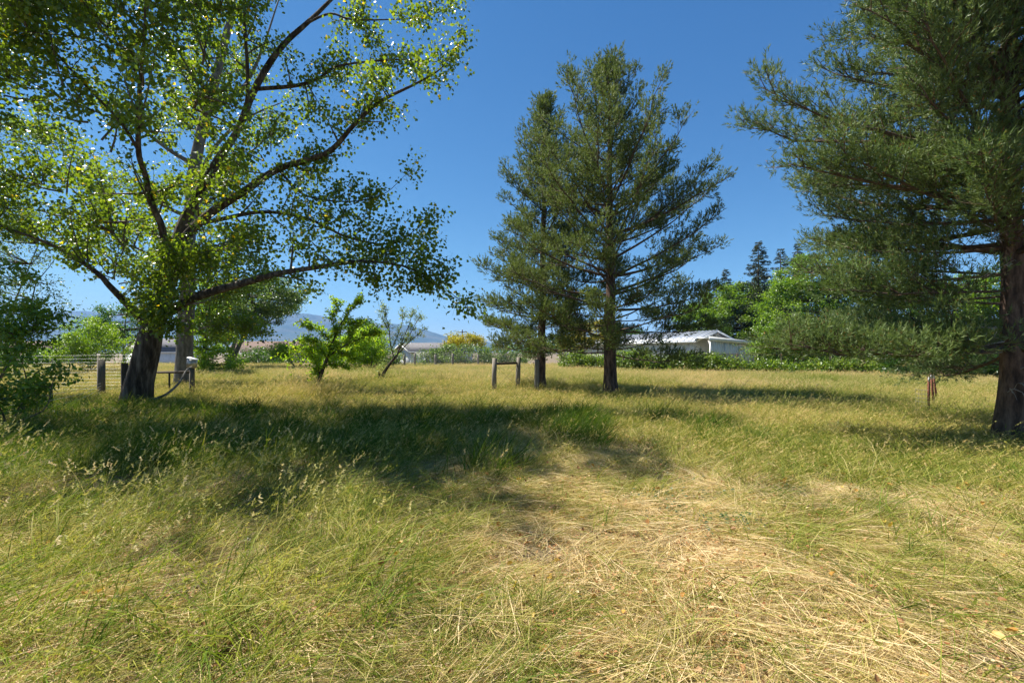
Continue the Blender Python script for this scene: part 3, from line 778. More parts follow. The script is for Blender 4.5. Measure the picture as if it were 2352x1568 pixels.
r = np.random.default_rng(31)
spruce('spruce_tree', 'tallest dark spruce with brown cones above the bright green trees', 1742, 556, 55, 105, r, M['spruce'])
spruce('spruce_tree', 'dark conifer with an open crown close right of the tallest spruce', 1793, 572, 58, 75, r, M['spruce'], sparse=.7)
spruce('spruce_tree', 'dark conifer half hidden behind the near pine boughs', 1832, 562, 60, 80, r, M['spruce'], sparse=.75)
spruce('spruce_tree', 'small pointed spruce left of the tallest spruce', 1668, 618, 60, 48, r, M['spruce'])
spruce('spruce_tree', 'small dark spruce between the pointed spruce and the browning one', 1645, 638, 62, 26, r, M['spruce'])
spruce('spruce_tree', 'browning half dead spruce at the left end of the spruce row', 1626, 647, 62, 20, r, M['dead_needle'], sparse=.5)

# ------------------------------------------------------------------ buildings
def frame(c, a):
    """matrix with local x along a (horizontal), z up, at c"""
    a = np.array((a[0], a[1], 0.)); a /= np.linalg.norm(a)
    return Matrix(((a[0], -a[1], 0, c[0]), (a[1], a[0], 0, c[1]), (0, 0, 1, c[2]), (0, 0, 0, 1)))

def quadslab(g, P, thick, tint=.5):
    """a slab under four corner points"""
    P = np.asarray(P, float); n = norm(np.cross(P[1] - P[0], P[3] - P[0]))
    V = np.concatenate([P, P - n * thick])
    g.add(V, [[(0, 1, 2, 3), (7, 6, 5, 4), (0, 4, 5, 1), (1, 5, 6, 2), (2, 6, 7, 3), (3, 7, 4, 0)]], tint)
    return g

def white_shed():
    d = 46.0
    c = pw(1596, 808, d); z0 = float(H(c[0], c[1]))
    # local x runs along the gable end to the right, local y runs back along the long side
    root = thing('white_shed', 'long white painted shed with ribbed metal roof behind the vine hedge', 'shed', (c[0], c[1], z0))
    b = np.array((.915, .403)); root.matrix_world = frame((c[0], c[1], z0), b)
    W, LEN = 5.2, 25.5
    EV = EYE + 27 / F * d - z0; PK = EYE + 47.5 / F * (d + 1) - z0
    Geo().box((.06, LEN / 2 + .06, EV / 2), (.12, LEN, EV)).obj('side_wall', M['white_paint'], root)
    Geo().box((W - .06, LEN / 2 + .06, EV / 2), (.12, LEN, EV)).obj('side_wall', M['white_paint'], root)
    for k in range(20):
        Geo().box((-.018, .7 + k * 1.28, EV / 2 - .1), (.036, .09, EV - .25)).obj('batten', M['white_paint'], root)
    Geo().box((W / 2, .06, EV / 2), (W - .24, .12, EV)).obj('end_wall', M['white_paint'], root)
    Geo().box((W / 2, LEN + .06, EV / 2), (W - .24, .12, EV)).obj('end_wall', M['white_paint'], root)
    g = Geo(); t = PK - EV - .06
    for y0 in (.0, LEN):
        V = np.array([(0, y0, EV), (W, y0, EV), (W / 2, y0, EV + t), (0, y0 + .12, EV), (W, y0 + .12, EV), (W / 2, y0 + .12, EV + t)])
        g.add(V, [[(0, 1, 2), (5, 4, 3)], [(0, 3, 4, 1), (1, 4, 5, 2), (2, 5, 3, 0)]])
    g.obj('gable', M['peeling'], root)
    v = Geo().box((W / 2, -.02, EV + .42), (.38, .05, .5)).obj('vent', M['peeling'], root)
    for k in range(6):
        Geo().box((W / 2, -.055, EV + .22 + k * .08), (.34, .03, .035), Euler((.5, 0, 0)).to_matrix()).obj('slat', M['dark_wood'], v)
    # roof panels with ribs
    ov = .5; nP = 28; pl = (LEN + .9) / nP
    sl = (PK - EV) / (W / 2)
    for side in (0, 1):
        for k in range(nP):
            y0 = -.45 + k * pl; y1 = y0 + pl - .012
            xe = -ov if side == 0 else W + ov; xr = W / 2
            ze = EV - sl * ov + .09; zr = PK + .09
            g = Geo()
            P = [(xe, y0, ze), (xe, y1, ze), (xr, y1, zr), (xr, y0, zr)]
            if side == 0: P = P[::-1]
            quadslab(g, P, .03)
            for yy in (y0 + .03, (y0 + y1) / 2):
                Q = [(xe, yy, ze + .05), (xe, yy + .07, ze + .05), (xr, yy + .07, zr + .05), (xr, yy, zr + .05)]
                if side == 0: Q = Q[::-1]
                quadslab(g, Q, .046)
            g.obj('roof_panel', M['metal_roof'], root)
    # rake and eave boards
    for s in (0, 1):
        xe = -ov if s == 0 else W + ov
        g = Geo()
        P = np.array([(xe, -.47, EV - sl * ov + .05), (W / 2, -.47, PK + .05), (W / 2, -.47, PK - .12), (xe, -.47, EV - sl * ov - .12)])
        V = np.concatenate([P, P - (0, .04, 0)])
        f = [(0, 1, 2, 3), (7, 6, 5, 4), (0, 4, 5, 1), (1, 5, 6, 2), (2, 6, 7, 3), (3, 7, 4, 0)]
        g.add(V, [f]); g.obj('rake_board', M['white_paint'], root)
        Geo().box((xe + (.02 if s == 0 else -.02), LEN / 2, EV - sl * ov - .02), (.04, LEN + .8, .16)).obj('fascia', M['white_paint'], root)
    # lean-to across the end with panelled wall
    y = -2.2; wl = 6.0
    for k in range(12):
        Geo().box((-.35 + .5 * k + .25, y, (EV - .05) / 2 - .02 * k), (.488, .07, EV - .1 - .04 * k)).obj('wall_panel', M['white_paint'], root)
    for k in range(4):
        Geo().box((-.35 + 1.98 * k, y - .08, EV / 2 - .1), (.13, .08, EV - .2)).obj('post', M['white_paint'], root)
    g = Geo(); V = np.array([(-.6, y - .2, EV - .12), (wl, y - .2, EV - .5), (wl, y - .2, EV - .14), (-.6, y - .2, EV + .3)])
    V = np.concatenate([V, V + (0, .06, 0)])
    g.add(V, [[(0, 1, 2, 3), (7, 6, 5, 4), (0, 4, 5, 1), (1, 5, 6, 2), (2, 6, 7, 3), (3, 7, 4, 0)]]); g.obj('parapet', M['white_paint'], root)
    quadslab(Geo(), [(-.55, y - .13, EV + .18), (wl, y - .13, EV - .22), (wl, -.03, EV - .08), (-.55, -.03, EV + .2)], .05).obj('lean_to_roof', M['metal_roof'], root)
    # weather vane on the ridge: its own thing
    wv = root.matrix_world @ Vector((W / 2, -.4, PK + .09))
    t = thing('weather_vane', 'small pale weather vane on the shed ridge', 'weather vane', tuple(wv))
    Geo().tube([(0, 0, 0), (0, 0, .62)], .014, 6).obj('rod', M['wire'], t)
    Geo().tube([(-.28, 0, .5), (.28, 0, .5)], .012, 6).tube([(.28, 0, .5), (.2, 0, .56)], .012, 5).tube([(.28, 0, .5), (.2, 0, .44)], .012, 5).obj('arrow', M['wire'], t)
    Geo().box((-.18, 0, .62), (.22, .012, .14)).box((-.3, 0, .7), (.06, .012, .16)).box((-.06, 0, .73), (.09, .012, .1)).obj('rooster', M['wire'], t)
    Geo().tube([(-.18, 0, .3), (.18, 0, .3)], .01, 5).tube([(0, -.18, .3), (0, .18, .3)], .01, 5).obj('cross_bar', M['wire'], t)

def house(name, label, c, rot, Lx, Ly, eave, ridge, wall, roof, windows, vents, chimney=None, trim=True):
    """gabled house, ridge along local x; c = ground centre"""
    eave -= c[2]; ridge -= c[2]          # given above the datum
    root = thing(name, label, 'house', c); root.rotation_euler = (0, 0, R(rot))
    t = .16
    Geo().box((0, -Ly / 2, eave / 2), (Lx, t, eave)).obj('wall', wall, root)
    Geo().box((0, Ly / 2, eave / 2), (Lx, t, eave)).obj('wall', wall, root)
    for s in (-1, 1):
        g = Geo().box((s * (Lx / 2 - t / 2), 0, eave / 2), (t, Ly - t, eave))
        V = []
        for x in (s * (Lx / 2 - t), s * Lx / 2): V += [(x, -Ly / 2, eave), (x, Ly / 2, eave), (x, 0, ridge - .08)]
        g.add(V, [[(0, 1, 2), (5, 4, 3)], [(0, 3, 4, 1), (1, 4, 5, 2), (2, 5, 3, 0)]])
        g.obj('gable_wall', wall, root)
    o = .45; sl = (ridge - eave) / (Ly / 2)
    rf = None
    for s in (-1, 1):
        P = [(-Lx / 2 - o, s * (Ly / 2 + o), eave - sl * o + .05), (Lx / 2 + o, s * (Ly / 2 + o), eave - sl * o + .05), (Lx / 2 + o, 0, ridge + .05), (-Lx / 2 - o, 0, ridge + .05)]
        if s > 0: P = P[::-1]
        rf = quadslab(Geo(), P, .12).obj('roof', roof, root)
        Geo().box((0, s * (Ly / 2 + o), eave - sl * o - .07), (Lx + 2 * o, .05, .16)).obj('fascia', M['white_paint'], root)
        for e in (-1, 1):
            x = e * (Lx / 2 + o + .02)
            P = np.array([(x, s * (Ly / 2 + o), eave - sl * o + .02), (x, 0, ridge + .02), (x, 0, ridge - .18), (x, s * (Ly / 2 + o), eave - sl * o - .18)])
            V = np.concatenate([P, P + (e * .04, 0, 0)])
            Geo().add(V, [[(0, 1, 2, 3), (7, 6, 5, 4), (0, 4, 5, 1), (1, 5, 6, 2), (2, 6, 7, 3), (3, 7, 4, 0)]]).obj('rake_board', M['white_paint'], root)
    for face, a, z, w_, h_ in windows:
        z = eave - 2.3 + z
        p = (a, -Ly / 2 - .09, z) if face == 'f' else ((-1 if face == 'l' else 1) * (Lx / 2 + .02), a, z)
        sx = (w_, .06, h_) if face == 'f' else (.06, w_, h_)
        wd = Geo().box(p, sx).obj('window', M['white_paint'], root)
        q = np.array(p); k = 1 if face == 'f' else 0
        q[k] += (-.035 if face == 'f' else (-.035 if face == 'l' else .035)); s2 = np.array(sx) - .16; s2[k] = .02
        Geo().box(q, s2).obj('pane', M['glass'], wd)
    for x, hgt, rad in vents:
        Geo().tube([(x, -.5, ridge - sl * .5), (x, -.5, ridge + hgt)], rad, 8).obj('vent_pipe', M['green_post'], root)
    if chimney: Geo().box(chimney[0], chimney[1]).obj('chimney', M['brown_roof'], root)
    return root

white_shed()
hx, hy = gxy(712, 92)
house('brown_roofed_house', 'long low house with a brown shingle roof beyond the left shrubs', (hx, hy, float(H(hx, hy))), 3, 28, 9, 1.55, 3.7, M['tan_wall'], M['brown_roof'],
      [('f', -8, 1.4, 1.6, 1.1), ('f', 0, 1.4, 1.6, 1.1), ('f', 7, 1.4, 1.6, 1.1)], [(-3, .3, .25), (5, .35, .12), (1.6, .25, .12), (-9, .3, .2)])
hx, hy = gxy(110, 95)
house('tan_house', 'brown roofed house seen small at the far left under the mountain', (hx, hy, float(H(hx, hy))), 0, 13, 8, 1.7, 3.8, M['tan_wall'], M['brown_roof'], [('f', -3, 1.4, 1.5, 1.1), ('f', 3, 1.4, 1.5, 1.1)], [])
hx, hy = -12.1, 66.5
house('white_house', 'white sided house with a dark grey roof at the field end', (hx, hy, float(H(hx, hy))), 35, 8, 5.5, 1.8, 2.75, M['white_paint'], M['grey_roof'],
      [('f', -1.6, 1.1, .7, 1.1), ('f', .8, 1.0, .9, .9), ('l', -.6, 1.4, .9, 1.3)], [(2.2, .55, .08)])
hx, hy = gxy(1012, 76)
house('grey_roofed_wing', 'grey hipped roof rising behind the white house', (hx, hy, float(H(hx, hy))), 20, 9.0, 7.5, 1.75, 3.05, M['white_paint'], M['grey_roof'], [('f', -1, 1.2, 1, 1)], [(1.2, .5, .08)])
hx, hy = gxy(640 - 265, 80)
house('pale_house', 'pale gabled house glimpsed between the two cottonwood trunks', (hx, hy, float(H(hx, hy))), 70, 8, 6, 1.9, 3.9, M['white_paint'], M['grey_roof'], [('l', 0, 1.3, 1, 1.2)], [])

# utility pole
x, y = gxy(1062, 95)
t = thing('utility_pole', 'distant wooden utility pole with a crossarm above the yellow tree', 'utility pole', (x, y, float(H(x, y))))
top = EYE + (HOR - 757) / F * 95 - float(H(x, y))
Geo().tube([(0, 0, -.3), (0, 0, top)], [.16, .11], 10).obj('pole', M['dark_wood'], t)
Geo().box((0, -.12, top - .5), (2.0, .1, .12)).obj('crossarm', M['dark_wood'], t)
for k in (-.9, -.4, .4, .9):
    Geo().tube([(k, -.12, top - .44), (k, -.12, top - .28)], [.05, .04], 8).obj('insulator', M['wire'], t)
Geo().tube([(.22, -.2, top - 2.2), (.22, -.2, top - 1.4)], .22, 12).obj('transformer', M['wire'], t)

# ------------------------------------------------------------------ fences and posts
def post(name, label, u, vb, vt, wpx, mat, d=None, sides=8, group=None, lean=0, cat='fence post', square=False):
    d = d or F * EYE / (vb - HOR)
    x, y = gxy(u, d); z = float(H(x, y))
    h = EYE + (HOR - vt) / F * d - z
    rad = wpx / F * d / 2 / math.hypot(1, (u - 1176) / F)
    yaw = -math.atan((u - 1176) / F)
    g = Geo()
    if square: g.box((lean * h / 2, 0, h / 2 - .1), (rad * 2, rad * 2, h + .2), Euler((0, 0, yaw + .2)).to_matrix())
    else:
        P = np.array([(0, 0, -.15), (lean * h * .3, 0, h * .3), (lean * h * .7, .004, h * .7), (lean * h, 0, h)])
        g.tube(P, rad * np.array((1.04, 1, .98, .93)), sides, furrow=.06, seed=int(u))
    o = g.obj(name, mat, None, smooth=False); o.location = (x, y, z)
    tag(o, label, cat, group)
    return o, h

def wire_between(g, a, b, rad=.0035, sag=.02, n=6):
    a = np.array(a); b = np.array(b); t = np.linspace(0, 1, n)[:, None]
    P = a + (b - a) * t - np.array((0, 0, 1)) * sag * 4 * t * (1 - t)
    g.tube(P, rad, 3, cap=False)

def mesh_fence(name, label, a, b, h, nw, sp, rad=.004, mat='wire', z_up=0):
    """woven wire panel from a to b (xy): horizontal wires and stays"""
    a = np.array(a, float); b = np.array(b, float); L = np.linalg.norm(b - a)
    root = thing(name, label, 'fence', (a[0], a[1], float(H(*a))))
    g = Geo(); g2 = Geo()
    n = max(2, int(L / 2))
    pts = [a + (b - a) * k / n for k in range(n + 1)]
    for k in range(nw):
        z = .08 + (h - .1) * (k / (nw - 1)) ** 1.0
        P = np.array([(p[0] - a[0], p[1] - a[1], float(H(*p)) - root.location.z + z + (k % 3 - 1) * .006) for p in pts])
        Geo().tube(P, rad, 4, cap=False).obj('wire', M[mat], root)
    m = int(L / sp)
    for k in range(m + 1):
        p = a + (b - a) * k / m; q = p - a; zz = float(H(*p)) - root.location.z
        g2.tube([(q[0], q[1], zz + .05), (q[0], q[1], zz + h)], rad * .8, 3, cap=False)
    g2.obj('stays', M[mat], root, kind='stuff')
    return root

# brace posts at the slim pine: one H-brace and a lone post
def brace():
    d1, d2 = 18.9, 20.3
    a = np.array(gxy(1135, d1)); b = np.array(gxy(1189, d2))
    z = float(H(*a))
    t = thing('brace_frame', 'weathered H shaped wooden fence brace with a dark crossbar in the field', 'fence brace', (a[0], a[1], z))
    h1 = EYE + (HOR - 822) / F * d1 - z; h2 = EYE + (HOR - 820) / F * d2 - z
    q = b - a
    Geo().tube([(0, 0, -.2), (.0, 0, h1 * .5), (.03, 0, h1)], [.105, .1, .095], 10, furrow=.06).obj('post', M['old_wood'], t)
    Geo().tube([(q[0], q[1], -.2), (q[0] + .02, q[1], h2 * .5), (q[0] + .05, q[1], h2)], [.1, .1, .095], 10, furrow=.06, seed=5).obj('post', M['old_wood'], t)
    Geo().tube([(.06, .02, h1 - .24), (q[0] - .02, q[1], h2 - .26)], .05, 8).obj('crossbar', M['dark_wood'], t)
    g = Geo(); wire_between(g, (.05, 0, h1 - .3), (q[0], q[1], .15), .005); g.obj('brace_wire', M['dark_wood'], t)
    g = Geo(); wire_between(g, (.05, 0, .15), (q[0], q[1], h2 - .3), .005); g.obj('brace_wire', M['dark_wood'], t)
    return b, h2
bq, bh2 = brace()
post('wooden_post', 'dark weathered post standing close against the slim pine trunk', 1233, 897, 825, 11, M['old_wood'], cat='fence post')
# posts by the leaning cottonwood
post('wooden_post', 'thick square grey post left of the leaning cottonwood', 232, 912, 826, 17, M['shaded_wood'], square=True, lean=.012)
post('wooden_post', 'dark post half hidden behind the leaning cottonwood trunk', 286, 918, 834, 15, M['dark_wood'], d=14.2, square=True)
o, hh = post('wooden_post', 'slim grey post with a pale cap right of the leaning cottonwood', 441, 915, 838, 11, M['shaded_wood'], square=True)
cp = thing('sheet_metal_cap', 'bent pale sheet metal piece on top of the slim grey post', 'metal cap', tuple(Vector(o.location) + Vector((0, 0, hh - .1))))
Geo().box((0, 0, .16), (.26, .2, .3), Euler((.1, .12, .3)).to_matrix()).obj('sheet', M['wire'], cp)
Geo().box((.02, 0, .32), (.3, .24, .02), Euler((.1, .3, .3)).to_matrix()).obj('lid', M['white_paint'], cp)
# rail behind the trunk
p0 = pw(362, 855, 17.2); p1 = pw(440, 854, 15.6)
t = Geo().tube([p0, (p0 + p1) / 2, p1], [.045, .045, .045], 8).obj('wooden_rail', M['dark_wood']); tag(t, 'dark horizontal rail running from behind the cottonwood to the slim post', 'rail')
post('metal_stake', 'thin dark green stake under the rail behind the cottonwood', 389, 905, 852, 5, M['green_post'], d=17.5, cat='stake')
post('metal_stake', 'taller dark stake among the leaves at the left edge', 52, 975, 888, 11, M['green_post'], d=10.3, cat='stake')
post('metal_stake', 'shorter dark stake right of the one at the left edge', 117, 955, 893, 9, M['green_post'], d=11.6, cat='stake')
# low wires at left
wl = thing('wire_fence', 'slack silvery wires of a low fence running past the two dark stakes', 'fence', (0, 0, 0))
for k in range(6):
    za = 905 + 14 * k
    g = Geo()
    P = np.array([pw(-60, za + 22, 9.4), pw(52, za + 8, 10.3), pw(117, za, 11.5), pw(190, 893 + 10 * k, 13.0), pw(232, 880 + 6 * k, 15.8)])
    g.tube(bez(P, 16), .0045, 4, cap=False); g.obj('wire', M['wire'], wl)
mesh_fence('woven_wire_fence', 'tall woven wire fence behind the square grey post', gxy(20, 17), gxy(300, 17.5), 1.5, 12, .11, .0022)
# fallen branch
P = np.array([pw(352, 918, 13.2), pw(385, 903, 13.6), pw(412, 878, 14.2), pw(428, 850, 14.8), pw(440, 842, 15.2)])
t = Geo().tube(bez(P, 14), np.linspace(.04, .02, 14), 8).obj('fallen_branch', M['grey_bark'], smooth=True); tag(t, 'bare pale branch leaning from the cottonwood foot up to the rail', 'branch')
# far fence
fp = [(755, 850), (813, 848), (865, 848), (929, 846), (953, 845), (1000, 846), (1040, 845), (1098, 847)]
fl = ['far fence post among the shrubs behind the brown roof', 'far fence post between the bright fruit tree and the sparse one', 'far fence post at the foot of the sparse leaning tree', 'far fence post before the white gable', 'far post close right of the white gable', 'far fence post with the hedge behind it, left of two', 'far fence post with the hedge behind it, right of two', 'far fence post at the left fringe of the slim pine']
prev = None
for k, (u, vb) in enumerate(fp):
    d = 43 + (k % 3) * .6
    post('fence_post', fl[k], u, vb, 811 + (k % 2) * 3, 5.2, M['old_wood'], d=d, group='posts of the far wire fence')
mesh_fence('far_wire_fence', 'woven wire fence along the far end of the field', gxy(690, 43.3), gxy(1180, 43.3), 1.45, 12, .3, .005)
# rusty steel posts right
for u, vb, vt, ln, lab in [(2134, 950, 868, .0, 'upright rusty steel post nearest the field'), (2146, 935, 862, -.13, 'middle rusty steel post leaning left'), (2153, 918, 862, -.2, 'rearmost rusty steel post leaning most')]:
    d = {2134: 11.9, 2146: 13.2, 2153: 14.6}[u]
    x, y = gxy(u, d); z = float(H(x, y)); h = EYE + (HOR - vt) / F * d - z
    t = thing('steel_post', lab + ' under the near pine bough', 'steel post', (x, y, z), 'rusty steel posts by the near pine')
    rot = Euler((0, ln, .3)).to_matrix()
    tp = np.array(rot) @ np.array((0, 0, h / 2))
    Geo().box(tp, (.055, .012, h + .1), rot).box(tp + np.array(rot) @ np.array((0, .02, 0)), (.012, .034, h + .1), rot).obj('stem', M['rust'], t)
    g = Geo()
    for k in range(16): g.box(np.array(rot) @ np.array((0, -.014, .15 + k * h / 18)), (.02, .018, .025), rot)
    g.obj('studs', M['rust'], t, kind='stuff')
    Geo().box(np.array(rot) @ np.array((0, 0, h - .03)), (.058, .016, .12), rot).obj('painted_tip', M['white_paint'], t)
mesh_fence('wire_roll', 'scrap of grey wire mesh standing in the grass by the rusty posts', gxy(2103, 12.1), gxy(2132, 11.9), .62, 6, .06, .004)

# ------------------------------------------------------------------ shrubs and trees of the setting
r = np.random.default_rng(41)
# near leafy fruit tree at the left edge
x, y = gxy(20, 8.6)
clump_tree('leafy_sapling', 'dark green leafy sapling close by at the left edge', 'tree', (x, y),
           [blob(25, 800, 8.6, 85, 110, .7), blob(-40, 700, 8.6, 110, 110, .8), blob(90, 850, 8.4, 55, 60, .45), blob(20, 905, 8.4, 60, 45, .4), blob(60, 740, 8.8, 60, 60, .5)], M['maple_leaf'], r,
           clumps=90, per=75, cr=.22, leaf=.085, aspect=.55, stems=5, stem_r=.022, nleaf=300, up=.2)
clump_tree('leafy_tree', 'fine leaved tree behind the sapling at the left edge', 'tree', gxy(-30, 15),
           [blob(20, 600, 15, 110, 90, 1.4), blob(-60, 480, 15, 130, 150, 1.6), blob(80, 680, 15, 60, 50, .8), blob(-80, 740, 15, 120, 100, 1.4), (-13.9, 10.4, 5.2, 1.5, 1.6, 2.2), (-15, 11.5, 8, 2, 2, 2.2)], M['grey_leaf'], r,  # last two blobs lie out of view, added to shade the left foreground
           clumps=220, per=95, cr=.34, leaf=.09, aspect=.4, stems=3, stem_r=.07, up=.3)
clump_tree('bush', 'low leafy sprouts at the foot of the left stakes', 'bush', gxy(165, 10.6), [blob(165, 975, 10.6, 110, 30, .8)], M['shrub_leaf'], r, clumps=40, per=50, cr=.16, leaf=.07, aspect=.5, stems=4, stem_r=.01)
clump_tree('shrub', 'bright lime green shrub beyond the fence left of the leaning trunk', 'shrub', gxy(205, 31), [blob(205, 775, 31, 52, 45), blob(240, 800, 31, 60, 40), blob(170, 815, 31, 45, 35)], M['bright_leaf'], r, clumps=90, per=110, cr=.4, leaf=.12, stems=5, stem_r=.04, tint0=.15)
clump_tree('broadleaf_tree', 'dark round tree far behind the lime green shrub', 'tree', gxy(285, 50), [blob(290, 745, 50, 65, 48), blob(240, 770, 50, 40, 35)], M['shrub_leaf'], r, clumps=100, per=120, cr=.7, leaf=.2, stems=1, stem_r=.2)
clump_tree('shrub', 'far dark shrub at the left under the mountain', 'shrub', gxy(60, 45), [blob(60, 815, 45, 70, 22), blob(130, 822, 45, 50, 18)], M['shrub_leaf'], r, clumps=60, per=90, cr=.5, leaf=.16, stems=3, stem_r=.05)
# trees behind cottonwoods
clump_tree('poplar_tree', 'grey green poplar with a leaning limb behind the cottonwoods', 'tree', gxy(527, 38), [blob(600, 690, 38, 95, 38), blob(560, 725, 38, 80, 45), blob(640, 660, 38, 50, 25), blob(500, 760, 38, 45, 40), blob(690, 685, 38, 20, 22)], M['grey_leaf'], r, clumps=210, per=130, cr=.48, leaf=.14, aspect=.7, stems=3, stem_r=.26, stem_mat=M['grey_bark'])
clump_tree('slender_tree', 'slender trunked leafy tree between the grey cottonwood and the poplar', 'tree', gxy(464, 31), [blob(480, 760, 31, 55, 70), blob(460, 690, 31, 40, 60), blob(500, 830, 31, 40, 30)], M['orchard_leaf'], r, clumps=120, per=110, cr=.4, leaf=.12, aspect=.7, stems=1, stem_r=.2, stem_mat=M['bark'])
clump_tree('shrub', 'green shrub before the brown roofed house, left end', 'shrub', gxy(590, 48), [blob(590, 822, 48, 50, 22), blob(640, 828, 48, 30, 16)], M['shrub_leaf'], r, clumps=60, per=90, cr=.5, leaf=.17, stems=3, stem_r=.05)
clump_tree('shrub', 'lime green many stemmed shrub left of the young fruit tree', 'shrub', gxy(683, 38), [blob(672, 805, 38, 42, 18), blob(715, 800, 38, 35, 22), blob(640, 800, 38, 18, 14)], M['orchard_leaf'], r, clumps=80, per=80, cr=.4, leaf=.13, stems=7, stem_r=.04, tint0=.1)
clump_tree('shrub', 'yellow green shrub behind the young fruit tree on its right', 'shrub', gxy(850, 36), [blob(850, 778, 36, 38, 30), blob(830, 810, 36, 40, 26), blob(880, 815, 36, 25, 22)], M['orchard_leaf'], r, clumps=90, per=90, cr=.42, leaf=.14, stems=5, stem_r=.04, tint0=.08)
clump_tree('shrub', 'lime green shrub row end at the far fence before the sparse tree', 'shrub', gxy(815, 41), [blob(790, 800, 41, 40, 28), blob(830, 790, 41, 40, 34), blob(750, 815, 41, 35, 18)], M['orchard_leaf'], r, clumps=90, per=90, cr=.45, leaf=.15, stems=5, stem_r=.04)
clump_tree('shrub', 'low grey green shrub left of the white house', 'shrub', gxy(895, 44), [blob(890, 822, 44, 34, 18), blob(860, 812, 44, 25, 22)], M['grey_leaf'], r, clumps=60, per=90, cr=.42, leaf=.15, stems=5, stem_r=.04)
clump_tree('broadleaf_tree', 'dark green tree behind the yellow green shrub', 'tree', gxy(838, 52), [blob(840, 768, 52, 38, 30), blob(800, 790, 52, 40, 28)], M['shrub_leaf'], r, clumps=80, per=100, cr=.6, leaf=.2, stems=1, stem_r=.15)
# trees drawn limb by limb
def limbed_tree(name, label, base, d, trunk, tr, branches, mat, bark, seed, twigs, per, tl, leaf, aspect, extra=(), stump=None, yj=.5):
    x, y = gxy(base[0], d); z = float(H(x, y)) - .03
    t = thing(name, label, 'tree', (x, y, z))
    rr = np.random.default_rng(seed); o = np.array((x, y, z))
    def pth(pts, j=0): return bez(np.array([pw(u, v, d + j * k / len(pts)) for k, (u, v) in enumerate(pts)]), 14) - o
    q = pth(trunk); q[0, 2] = -.05
    Geo().tube(q, np.linspace(tr, tr * .62, 14), 12, furrow=.1).obj('trunk', bark, t, smooth=True)
    if stump: Geo().tube(pth(stump), np.linspace(tr * .8, tr * .65, 14), 8, furrow=.12).obj('stump', bark, t, smooth=True)
    P = []; A = []; tw = Geo()
    for b, r0 in branches:
        q = pth(b, rr.uniform(-yj, yj)); Geo().tube(q, np.linspace(r0, .006, 14), 6, furrow=.08).obj('branch', bark, t, smooth=True)
        L = np.linalg.norm(q[-1] - q[0])
        for s in rr.uniform(1.5, 13, max(6, int(twigs * L))):
            p = q[int(s)]; dr = norm(np.array((rr.normal(0, .7), rr.normal(0, .7), rr.normal(.35, .45))) + norm(q[-1] - q[0]) * .5); e = p + dr * rr.uniform(.3, 1) * tl
            tw.tube(np.stack([p, (p + e) / 2, e]), [.007, .005, .003], 3, cap=False)
            n = rr.poisson(per); f = rr.uniform(.25, 1.05, n)[:, None]
            P.append(p + (e - p) * f + rr.normal(0, .05, (n, 3))); A.append(norm(rand_unit(n, rr) + dr * .6))
    for u, v, n, sp in extra:
        P.append(pw(u, v, d) - o + rr.normal(0, sp, (n, 3))); A.append(rand_unit(n, rr))
    tw.obj('twigs', bark, t, kind='stuff')
    P = np.concatenate(P); A = np.concatenate(A); n = len(P)
    V, Fs = leaves(P, A, norm(rand_unit(n, rr) + (0, 0, .3)), leaf * rr.uniform(.7, 1.3, n), aspect, rr)
    Geo().add(V, [Fs], np.repeat(np.clip(rr.beta(2, 2, n) + .1, 0, 1), 4)).obj('foliage', mat, t, kind='stuff')
limbed_tree('leaning_tree', 'sparse leaning tree with whippy upright shoots and tiny pale leaves', (872, 883), 25, [(872, 884), (880, 860), (895, 836), (912, 815)], .1,
            [([(905, 822), (897, 790), (893, 750), (885, 720), (888, 700)], .035), ([(912, 815), (925, 780), (940, 745), (950, 710)], .035), ([(912, 815), (935, 790), (960, 768), (980, 752)], .035),
             ([(900, 800), (915, 765), (925, 735), (922, 712)], .025), ([(918, 800), (940, 770), (955, 742), (966, 725)], .025), ([(893, 760), (880, 735), (877, 708)], .02)],
            M['willow_leaf'], M['bark'], 5, 14, 13, .5, .10, .4, extra=[(878, 838, 170, .17), (872, 845, 60, .1)], stump=[(872, 876), (871, 854)])
limbed_tree('fruit_tree', 'young fruit tree with a bent dark forked trunk and lime green leaves', (720, 905), 17.2, [(719, 912), (722, 890), (735, 866), (744, 842), (752, 822)], .085,
            [([(752, 822), (760, 800), (770, 770), (788, 735), (812, 706), (832, 684)], .045), ([(754, 818), (780, 800), (812, 784), (846, 770), (872, 764)], .04), ([(764, 790), (745, 768), (722, 752), (700, 750)], .025),
             ([(735, 862), (728, 838), (716, 815), (700, 800)], .03), ([(752, 824), (735, 800), (715, 785), (690, 782)], .028), ([(770, 770), (765, 740), (768, 712), (776, 690)], .02), ([(775, 803), (800, 820), (822, 826)], .025),
             ([(744, 842), (760, 836), (790, 842), (815, 834)], .02), ([(788, 738), (815, 745), (838, 738)], .02), ([(725, 885), (732, 870), (728, 850)], .015), ([(800, 790), (812, 760), (830, 735)], .02)],
            M['orchard_leaf'], M['bark'], 6, 20, 21, .42, .10, .6, extra=[(724, 862, 120, .14), (700, 808, 200, .28), (672, 812, 160, .25)])
clump_tree('hedge', 'green hedge behind the far fence right of the white house', 'hedge', gxy(1040, 47), [blob(985, 822, 47, 30, 16), blob(1030, 815, 47, 40, 24), blob(1080, 812, 47, 40, 26), blob(1130, 818, 47, 40, 24), blob(1180, 822, 47, 35, 20)], M['grey_leaf'], r, clumps=130, per=100, cr=.5, leaf=.16, stems=6, stem_r=.04)
